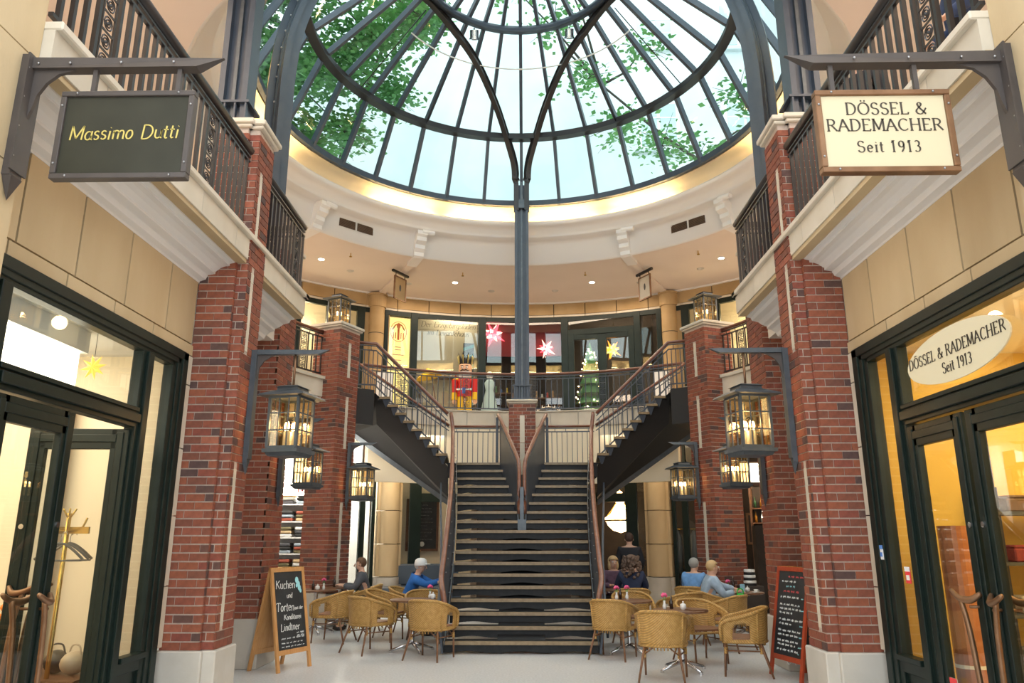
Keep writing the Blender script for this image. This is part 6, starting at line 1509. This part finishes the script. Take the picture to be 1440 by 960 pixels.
for (x, y), lb in TB:
    if t0 is None: t0 = make_table(lb); t = t0
    else: t = copy_tree(t0); t['label'] = lb
    t['group'] = 'round cafe tables'; t.location = (x, y, 0)
# ---- things on the tables
M_['pink'] = mat('pink_petal', (.75, .1, .25), .6); M_['china'] = mat('white_china', (.78, .78, .76), .25); M_['darkglass'] = mat('dark_bottle_glass', (.03, .015, .01), .08, spec=.8)
def vase(x, y, lb):
    t = thing('bud_vase', lb, 'vase', (x, y, .75), 0, 'bud vases on the cafe tables')
    MB().lathe([(0, 0), (.024, 0), (.028, .04), (.014, .08), (.018, .11)], n=12).build('vase', M_['china'], t)
    m = MB(); p = MB()
    for k in range(4): a = k * 1.6 + .3; q = (.025 * math.cos(a), .025 * math.sin(a), .17 + .015 * (k % 2)); m.tube([(0, 0, .05), q], .003, 4); p.ball(q, .022, 8, 6)
    m.build('stem', M_['leaf'], t); p.build('blossom', M_['pink'], t)
def sugar(x, y, lb):
    t = thing('sugar_bowl', lb, 'sugar bowl', (x, y, .75), 0, 'sugar bowls on the cafe tables')
    MB().lathe([(0, 0), (.03, 0), (.042, .03), (.04, .06), (.034, .07), (0, .085)], n=16).build('bowl', M_['china'], t); MB().ball((0, 0, .095), .012, 8, 6).build('lid_knob', M_['china'], t)
def bottle(x, y, lb, m='darkglass', h=.16):
    o = tag(MB().lathe([(0, 0), (.024, 0), (.026, h * .55), (.012, h * .75), (.011, h), (0, h)], n=12).build('bottle', M_[m], loc=(x, y, .75)), lb, 'bottle', 'bottles on the cafe tables')
def cup(x, y, z, lb):
    t = thing('coffee_cup', lb, 'cup', (x, y, z), 0, 'coffee cups on the cafe tables')
    MB().lathe([(0, .0), (.06, .004), (.07, .012), (.06, .01), (0, .008)], n=18).build('saucer', M_['china'], t); MB().lathe([(0, .012), (.024, .012), (.038, .055), (.034, .055), (.02, .02), (0, .02)], n=16).build('cup', M_['china'], t)
    MB().tube([(.036, 0, .048), (.058, 0, .04), (.052, 0, .02), (.03, 0, .022)], .005, 5).build('handle', M_['china'], t)
vase(-1.42, 12.42, 'bud vase with pink flower on the front left table'); sugar(-1.36, 12.3, 'white sugar bowl on the front left table')
vase(1.9, 10.62, 'bud vase with pink flower on the nearest right table'); bottle(2.0, 10.68, 'dark condiment bottle on the nearest right table'); sugar(2.13, 10.55, 'white sugar bowl on the nearest right table')
vase(1.45, 12.2, 'bud vase with pink flower on the table by the right stair foot'); vase(1.62, 12.3, 'second bud vase with pink flower by the right stair foot'); bottle(1.52, 12.32, 'small bottle among the flowers by the right stair foot')
vase(-3.62, 14.5, 'bud vase with pink flower on the table right of the pine chalkboard'); bottle(-3.8, 14.45, 'dark bottle on the table right of the pine chalkboard'); sugar(-3.7, 14.38, 'white sugar bowl on the table right of the pine chalkboard')
cup(-3.5, 15.4, .75, 'white cup before the man in the grey sweater'); bottle(-3.62, 15.3, 'dark bottle before the man in the grey sweater', h=.2); cup(-1.5, 14.45, .75, 'white cup before the man in the white cap')
cup(4.02, 13.8, .75, 'white cup at the right on the table with bottles'); cup(3.7, 13.85, .75, 'white cup at the left on the table with bottles'); bottle(3.72, 14.1, 'tall dark bottle on the table by the right slim pier', h=.26); bottle(3.83, 13.9, 'dark squat bottle on the table by the right slim pier', h=.14)
sugar(3.92, 13.95, 'white sugar bowl on the table with bottles'); vase(3.6, 14.0, 'bud vase with pink flower on the table with bottles')
M_['ltblue'] = mat('light_blue_print', (.3, .55, .7), .6)
tag(MB().box(-.04, .04, -.01, .01, 0, .14).build('menu_card', M_['ltblue'], loc=(3.8, 13.82, .75), rz=.2), 'small light blue card standing on the table with bottles', 'card')
M_['napkin'] = mat('green_cloth', (.02, .4, .05), .7)
t = thing('green_bag', 'bright green bag hanging over the wicker chair back, right group', 'bag', (3.42, 12.55, .6)); 
MB().ball((0, -.0, .12), .09, 12, 8, sc=(1, .5, 1.2)).build('body', M_['napkin'], t); MB().tube(smooth_path([(-.05, 0, .2), (-.03, .02, .28), (.04, .02, .28), (.05, 0, .2)], 3), .01, 6).build('handle', M_['napkin'], t)
t = thing('striped_cloth', 'black and white striped cloth behind the table with bottles', 'cloth', (4.35, 15.3, .78))
for k in range(6): MB().lathe([(.12 - k * .004, k * .05), (.125 - k * .004, k * .05 + .025), (.12 - k * .004, k * .05 + .05)], n=16).build('stripe', M_['white'] if k % 2 else M_['black'], t)
tag(MB().box(-.2, .2, -.2, .2, 0, .78).build('stool', M_['dark'], loc=(4.35, 15.3, 0)), 'dark stool holding the striped cloth behind the table with bottles', 'stool')
t = thing('menu_folder', 'brown menu folder lying on the nearest right table', 'menu', (2.27, 10.5, .752), .3); MB().box(-.11, .11, -.15, .15, 0, .012).build('cover', M_['wood'], t)

# ============================================================ CHALKBOARD EASELS
def easel(name, label, base, ang, w, h, wood, slant=.27):
    """front face normal = -Y local; ang rotates about z"""
    t = thing(name, label, 'chalkboard', (*base, 0), ang)
    fw = .05; tl = math.atan2(slant, h)
    for sgn, nm in ((-1, 'front'), (1, 'rear')):
        M = Matrix.Translation((0, sgn * slant, 0)) @ Matrix.Rotation(sgn * tl, 4, 'X')
        H = h / math.cos(tl)
        for x in (-w / 2, w / 2 - fw): MB().box(x, x + fw, -.015, .015, 0, H, M=M).build('leg', M_[wood], t)
        MB().box(-w / 2 + fw, w / 2 - fw, -.014, .014, .2, .26, M=M).build('lower_rail', M_[wood], t); MB().box(-w / 2 + fw, w / 2 - fw, -.014, .014, H - .055, H, M=M).build('upper_rail', M_[wood], t)
        MB().box(-w / 2 + fw, w / 2 - fw, -.005, .005, .26, H - .055, M=M).build('slate', M_['slate'] if sgn < 0 or wood == 'redwood' else M_['pine'], t)
    MB().cyl((0, 0, 0), .008, w, 8, M=Matrix.Translation((-w / 2, 0, h)) @ Matrix.Rotation(PI / 2, 4, 'Y')).build('hinge', M_['brass'], t)
    return t, Matrix.Translation((0, -slant, 0)) @ Matrix.Rotation(-tl, 4, 'X')
def chalk(t, F, txt, h, x, z, m='chalk', th=.13, slant=.15, w_=.04):
    mb = text(txt, h, th, th * .75, False, slant, w_, sp=.02, depth=.002, rnd=random.Random(len(txt))) if isinstance(txt, str) else txt
    o = MB(); o.add([F @ Vector((v[0] + x, v[1] - .0075, v[2] + z)) for v in mb.v], mb.f); o.build('chalk_text', M_[m], t)
u = Vector((-2.79 + 3.08, 10.88 - 10.22, 0)); ang = math.atan2(u.y, u.x)
e, F = easel('chalkboard_easel', 'pine-framed chalkboard easel with white handwriting, left of the cafe chairs', (-3.16, 10.68), ang, .66, 1.27, 'pine', .24)
chalk(e, F, 'Kuchen', .105, -.07, 1.02, th=.1); chalk(e, F, 'und', .065, .0, .9, th=.1); chalk(e, F, 'Torten', .105, -.1, .735, th=.1); chalk(e, F, 'aus der', .045, .165, .745)
chalk(e, F, 'Konditorei', .066, .03, .625, th=.11); chalk(e, F, 'Lindtner', .09, -.03, .49, th=.1)
for z in (.45, .415): chalk(e, F, scribble(0, .13, .03, random.Random(int(z * 100))), 1, .16, z)
rd = random.Random(2)
for k in range(3): chalk(e, F, scribble(0, .42, .02, rd), 1, .0, .385 - .045 * k if k else .395)
bl_ = MB()
for k, (x, z, r) in enumerate(((.17, 1.12, .035), (.2, 1.07, .03), (.16, 1.05, .02), (.21, 1.02, .032), (.23, .98, .022))): bl_.ball((x, 0, z), r, 8, 5, sc=(1, .06, 1.3))
chalk(e, F, bl_, 1, 0, 0, 'chalkblue')
pA, pB = Vector((3.16, 10.4, 0)), Vector((3.33, 9.72, 0)); u = pB - pA; ang2 = math.atan2(u.y, u.x)
e2, F = easel('chalkboard_easel', 'red-framed chalkboard easel with lines of menu writing, right of the cafe chairs', tuple(((pA + pB) / 2 + Vector((.22, .05, 0)))[:2]), ang2, .7, 1.3, 'redwood', .24)
rd = random.Random(4)
for k, (z, L, m, x) in enumerate(((1.2, .3, 'chalkred', .06), (1.14, .28, 'chalk', -.08), (1.08, .2, 'chalkblue', -.02), (1.02, .34, 'chalkred', 0), (.95, .42, 'chalk', -.02), (.86, .42, 'chalk', -.02), (.81, .46, 'chalk', 0), (.76, .26, 'chalk', -.1), (.68, .46, 'chalk', 0), (.63, .28, 'chalk', -.08), (.55, .46, 'chalk', 0), (.50, .46, 'chalk', 0), (.43, .46, 'chalk', 0), (.385, .4, 'chalk', -.02), (.325, .42, 'chalk', -.02))):
    chalk(e2, F, scribble(0, L, .03, rd), 1, x, z, m)
for z in (.95, .81, .63, .5, .385, .31): chalk(e2, F, scribble(0, .06, .02, rd), 1, .25, z - .005, 'chalkblue')
chalk(e2, F, MB().tube(smooth_path([(-.18, 0, .2), (-.05, 0, .25), (.05, 0, .17), (.15, 0, .24), (.2, 0, .18)], 4), .003, 4), 1, 0, 0, 'chalk')

# ============================================================ PEOPLE
HAIR = {'grey': mat('grey_hair', (.3, .29, .27), .8), 'blonde': mat('blonde_hair', (.52, .36, .18), .7), 'dark': mat('dark_brown_hair', (.06, .03, .02), .75), 'curly': mat('curly_brown_hair', (.1, .06, .04), .8, col2=(.16, .1, .07), scale=60), 'white': mat('white_hair', (.6, .58, .55), .8), 'brown': mat('brown_hair', (.12, .06, .03), .75)}
M_['mouthm'] = mat('lip_red', (.4, .1, .08), .5); M_['shoe'] = mat('dark_shoe_leather', (.03, .02, .015), .4)
def skin_mesh(name, verts, edges, rad, m, parent, sub=2, root=0):
    me = bpy.data.meshes.new(name); me.from_pydata([tuple(v) for v in verts], edges, [])
    o = bpy.data.objects.new(name, me); COL.objects.link(o)
    md = o.modifiers.new('skin', 'SKIN'); md.use_smooth_shade = True
    sv = me.skin_vertices[0].data
    for i, r in enumerate(rad): sv[i].radius = (r, r) if not isinstance(r, tuple) else r; sv[i].use_root = (i == root)
    s_ = o.modifiers.new('sub', 'SUBSURF'); s_.levels = sub; s_.render_levels = sub
    dg = bpy.context.evaluated_depsgraph_get(); me2 = bpy.data.meshes.new_from_object(o.evaluated_get(dg)); me2.name = name
    me2.materials.clear(); me2.materials.append(m); bpy.data.objects.remove(o)
    o = bpy.data.objects.new(name, me2); COL.objects.link(o); o.parent = parent; return o
def person(label, loc, face, J, shirt, trousers, hair, hairstyle='short', female=False, cap=None, head_turn=0, scale=1.0, collar=None):
    """face: degrees, 0 = facing the camera (-Y), 90 = +X. J joint dict in local coordinates (front = -Y)"""
    t = thing('person', label, 'person', (*loc, 0) if len(loc) == 2 else loc, R(face)); V = []; Ed = []; Rd = []
    def a(p, r, par=None):
        V.append(Vector(p)); Rd.append(r); 
        if par is not None: Ed.append((par, len(V) - 1))
        return len(V) - 1
    pel = a(J['pelvis'], (.14, .1)); sp = a(J['spine'], (.125, .09), pel); ch = a(J['chest'], (.17, .115), sp); nk = a(J['neck'], .06, ch)
    hd = Vector(J['head']); ndir = (hd - Vector(J['neck'])).normalized()
    n2 = a(Vector(J['neck']).lerp(hd, .45), .06, nk); h1 = a(hd - ndir * .045 + Vector((0, -.012, 0)), (.068, .078), n2); h2 = a(hd + ndir * .04, (.078, .092), h1); h3 = a(hd + ndir * .1, (.05, .06), h2)
    arms = []
    for s, k in ((-1, 'l'), (1, 'r')):
        sh = a(J['sh' + k], .072, ch); el = a(J['el' + k], .043, sh); wr = a(J['wr' + k], .028, el)
        d = (Vector(J['wr' + k]) - Vector(J['el' + k])).normalized(); pm2 = a(Vector(J['wr' + k]) + d * .07, (.036, .02), wr)
        side = d.cross(Vector((0, 0, 1))).normalized()
        if side.length < .1: side = Vector((1, 0, 0))
        dn = Vector((0, 0, -.012))
        for q, L in ((-.03, .07), (-.01, .08), (.01, .078), (.03, .06)):
            b = a(V[pm2] + d * .03 + side * q, .0085, pm2); a(V[b] + d * L + dn * 2, .007, b)
        th = a(V[wr] + d * .03 + side * (-.035 * s), .011, wr); a(V[th] + d * .045 + side * (-.02 * s) + dn, .008, th); arms.append((sh, el, wr))
    legs = []
    for s, k in ((-1, 'l'), (1, 'r')):
        hp = a(J['hip' + k], .088, pel); kn = a(J['kn' + k], .058, hp); an = a(J['an' + k], .038, kn); toe = a(Vector(J['an' + k]) + Vector((0, -.15, -.045)), (.042, .028), an); legs.append((hp, kn, an))
    skin_mesh('body', V, Ed, Rd, M_['skin'], t)
    # clothes: slightly larger skins of their own
    def sub(ids, grow, nm, m, conn):
        mp = {v: i for i, v in enumerate(ids)}
        r = [tuple(x + grow for x in Rd[i]) if isinstance(Rd[i], tuple) else Rd[i] + grow for i in ids]
        return skin_mesh(nm, [V[i] for i in ids], [(mp[p], mp[q]) for p, q in conn], r, m, t)
    V.append(Vector(J['chest']).lerp(Vector(J['neck']), .72)); Rd.append(.07); clr = len(V) - 1
    ids = [pel, sp, ch, clr] + [i for ar in arms for i in ar]
    con = [(pel, sp), (sp, ch), (ch, clr)] + [e for sh, el, wr in arms for e in ((ch, sh), (sh, el), (el, wr))]
    sub(ids, .022, 'shirt', shirt, con)
    ids = [pel] + [i for l in legs for i in l]; con = [e for hp, kn, an in legs for e in ((pel, hp), (hp, kn), (kn, an))]
    sub(ids, .016, 'trousers', trousers, con)
    for hp, kn, an in legs:
        p = V[an]; MB().ball((p.x, p.y - .06, .045), .05, 12, 8, sc=(.95, 2.5, .9)).build('shoe', M_['shoe'], t)
    H = hd + ndir * .02; HM = Matrix.Translation(H) @ Matrix.Rotation(R(head_turn), 4, 'Z')
    m = MB(); mp_ = MB()
    for s in (-1, 1): m.ball((s * .032, -.088, .018), .0125, 8, 6, M=HM); mp_.ball((s * .032, -.099, .018), .006, 6, 4, M=HM)
    m.build('eye', M_['white'], t); mp_.build('pupil', M_['black'], t)
    MB().tube([(0, -.088, .02), (0, -.108, -.012), (0, -.118, -.028), (0, -.096, -.038)], [.008, .012, .016, .01], 8, M=HM).build('nose', M_['skin'], t)
    MB().ball((0, -.09, -.058), .022, 10, 6, sc=(1, .3, .3), M=HM).build('mouth', M_['mouthm'], t)
    for s in (-1, 1): MB().ball((s * .083, .005, -.005), .026, 8, 6, sc=(.35, .7, 1.15), M=HM).build('ear', M_['skin'], t)
    hm = HAIR[hair]; m = MB()
    if hairstyle == 'short': m.ball((0, .018, .035), .1, 18, 12, sc=(.93, 1.02, 1.0), M=HM)
    elif hairstyle == 'bob': m.ball((0, .02, .03), .107, 18, 12, sc=(.98, 1.0, 1.0), M=HM); [m.ball((s * .075, .02, -.05), .05, 10, 8, sc=(.7, 1.1, 1.7), M=HM) for s in (-1, 1)]; m.ball((0, .07, -.05), .08, 12, 8, sc=(1.1, .6, 1.2), M=HM)
    elif hairstyle == 'curly':
        rr = random.Random(8); m.ball((0, .03, .03), .13, 18, 12, M=HM)
        for k in range(110):
            a1 = rr.uniform(0, 6.28); zz = rr.uniform(-.24, .12); r_ = .12 + .05 * (1 - abs(zz + .08) / .25); y = math.sin(a1) * r_ * .8 + .05
            if y < -.05 and zz < .06: continue
            m.ball((math.cos(a1) * r_, y, zz), .03, 6, 5, M=HM)
    o = m.build('hair', hm, t)
    if hairstyle in ('short', 'bob', 'curly'):   # keep the face free
        bm = bmesh.new(); bm.from_mesh(o.data); inv = HM.inverted(); dl = []
        for v in bm.verts:
            q = inv @ v.co
            if q.y < -.045 and q.z < .055 and abs(q.x) < .085: dl.append(v)
        bmesh.ops.delete(bm, geom=dl, context='VERTS'); bm.to_mesh(o.data); bm.free()
        md = o.modifiers.new('s', 'SOLIDIFY'); md.thickness = .006
    if cap is not None:
        MB().lathe([(.112, .02), (.115, .06), (.1, .115), (.055, .145), (0, .15)], n=20, M=HM).build('cap', cap, t); MB().ball((0, -.11, .04), .075, 14, 6, sc=(1, 1, .12), M=HM).build('cap_peak', cap, t)
    return t
def seated(lean=0, armL=None, armR=None, headf=0, hz=1.17):
    c = math.sin(R(lean)); f = -.5 * c; dz = .5 * (1 - math.cos(R(lean))); k = hz - 1.22
    J = dict(pelvis=(0, .02, .53), spine=(0, .03 + f * .4, .72 + k * .4), chest=(0, f, .92 - dz + k), neck=(0, f * 1.12 - .0, 1.07 - dz + k), head=(0, f * 1.22 - .02 + headf, 1.18 - dz + k),
             shl=(-.18, f, 1.0 - dz + k), shr=(.18, f, 1.0 - dz + k), ell=(-.26, f - .12, .78 - dz + k), elr=(.26, f - .12, .78 - dz + k), wrl=(-.14, f - .33, .8 - dz), wrr=(.14, f - .33, .8 - dz),
             hipl=(-.09, -.02, .51), hipr=(.09, -.02, .51), knl=(-.12, -.40, .53), knr=(.12, -.40, .53), anl=(-.11, -.38, .09), anr=(.11, -.38, .09))
    if armL: J['ell'], J['wrl'] = armL
    if armR: J['elr'], J['wrr'] = armR
    return J
def standing(armf=.2):
    return dict(pelvis=(0, 0, .95), spine=(0, .01, 1.12), chest=(0, .0, 1.34), neck=(0, 0, 1.5), head=(0, -.02, 1.62), shl=(-.19, 0, 1.42), shr=(.19, 0, 1.42), ell=(-.25, .02, 1.15), elr=(.25, .02, 1.15),
                wrl=(-.2, -armf, 1.02), wrr=(.2, -armf, 1.02), hipl=(-.09, 0, .92), hipr=(.09, 0, .92), knl=(-.1, -.01, .5), knr=(.1, -.01, .5), anl=(-.1, .02, .09), anr=(.1, .02, .09))
cl_ = lambda n, c: mat(n, c, .85, col2=tuple(v * .75 for v in c), scale=14)
jeans = cl_('blue_denim', (.06, .09, .16)); darkc = cl_('dark_cloth', (.015, .015, .02)); beige = cl_('beige_cloth', (.35, .28, .2))
person('grey-sweatered man seated in profile before the bright window, left', (-2.98, 15.1), -80, seated(8, hz=1.2), cl_('grey_sweater', (.09, .095, .11)), beige, 'brown', 'short')
person('man in white cap and bright blue jacket, arm reaching towards the stair rail', (-2.08, 14.35), 80, seated(22, armR=((.16, -.42, .86), (.1, -.66, .93)), armL=((-.17, -.4, .86), (-.1, -.62, .9)), hz=1.22), cl_('bright_blue_jacket', (.03, .17, .55)), beige, 'white', 'short', cap=M_['white'])
person('blonde woman seated facing the camera right of the stairs', (1.75, 15.38), 8, seated(3, hz=1.22), cl_('mauve_blouse', (.16, .09, .14)), darkc, 'blonde', 'bob', True)
person('woman with long curly brown hair seated with her back to the camera', (1.95, 14.18), 175, seated(4, hz=1.24), cl_('navy_top', (.02, .03, .07)), cl_('pale_blue_jeans', (.25, .4, .65)), 'curly', 'curly', True)
person('waiter in black standing with his back to the camera under the chandelier', (2.22, 16.4), 170, standing(), darkc, darkc, 'dark', 'short')
person('man in plain blue shirt seated by the right slim pier', (3.14, 14.68), 140, seated(5, hz=1.2), cl_('sky_blue_shirt', (.17, .36, .68)), jeans, 'grey', 'short')
person('fair-haired man in pale checked blue shirt, arm stretched along the chair', (3.08, 13.45), 95, seated(12, armR=((.2, -.36, .86), (.16, -.56, .82)), hz=1.2), cl_('pale_blue_check', (.38, .5, .64)), beige, 'blonde', 'short')
person('dark-clothed person standing behind the upper right balustrade', (3.85, 5.7, F1), -100, standing(), cl_('dark_blue_shirt', (.03, .05, .12)), darkc, 'dark', 'short')
person('person in black standing farther along behind the upper right balustrade', (3.6, 7.1, F1), -60, standing(), darkc, darkc, 'dark', 'short')
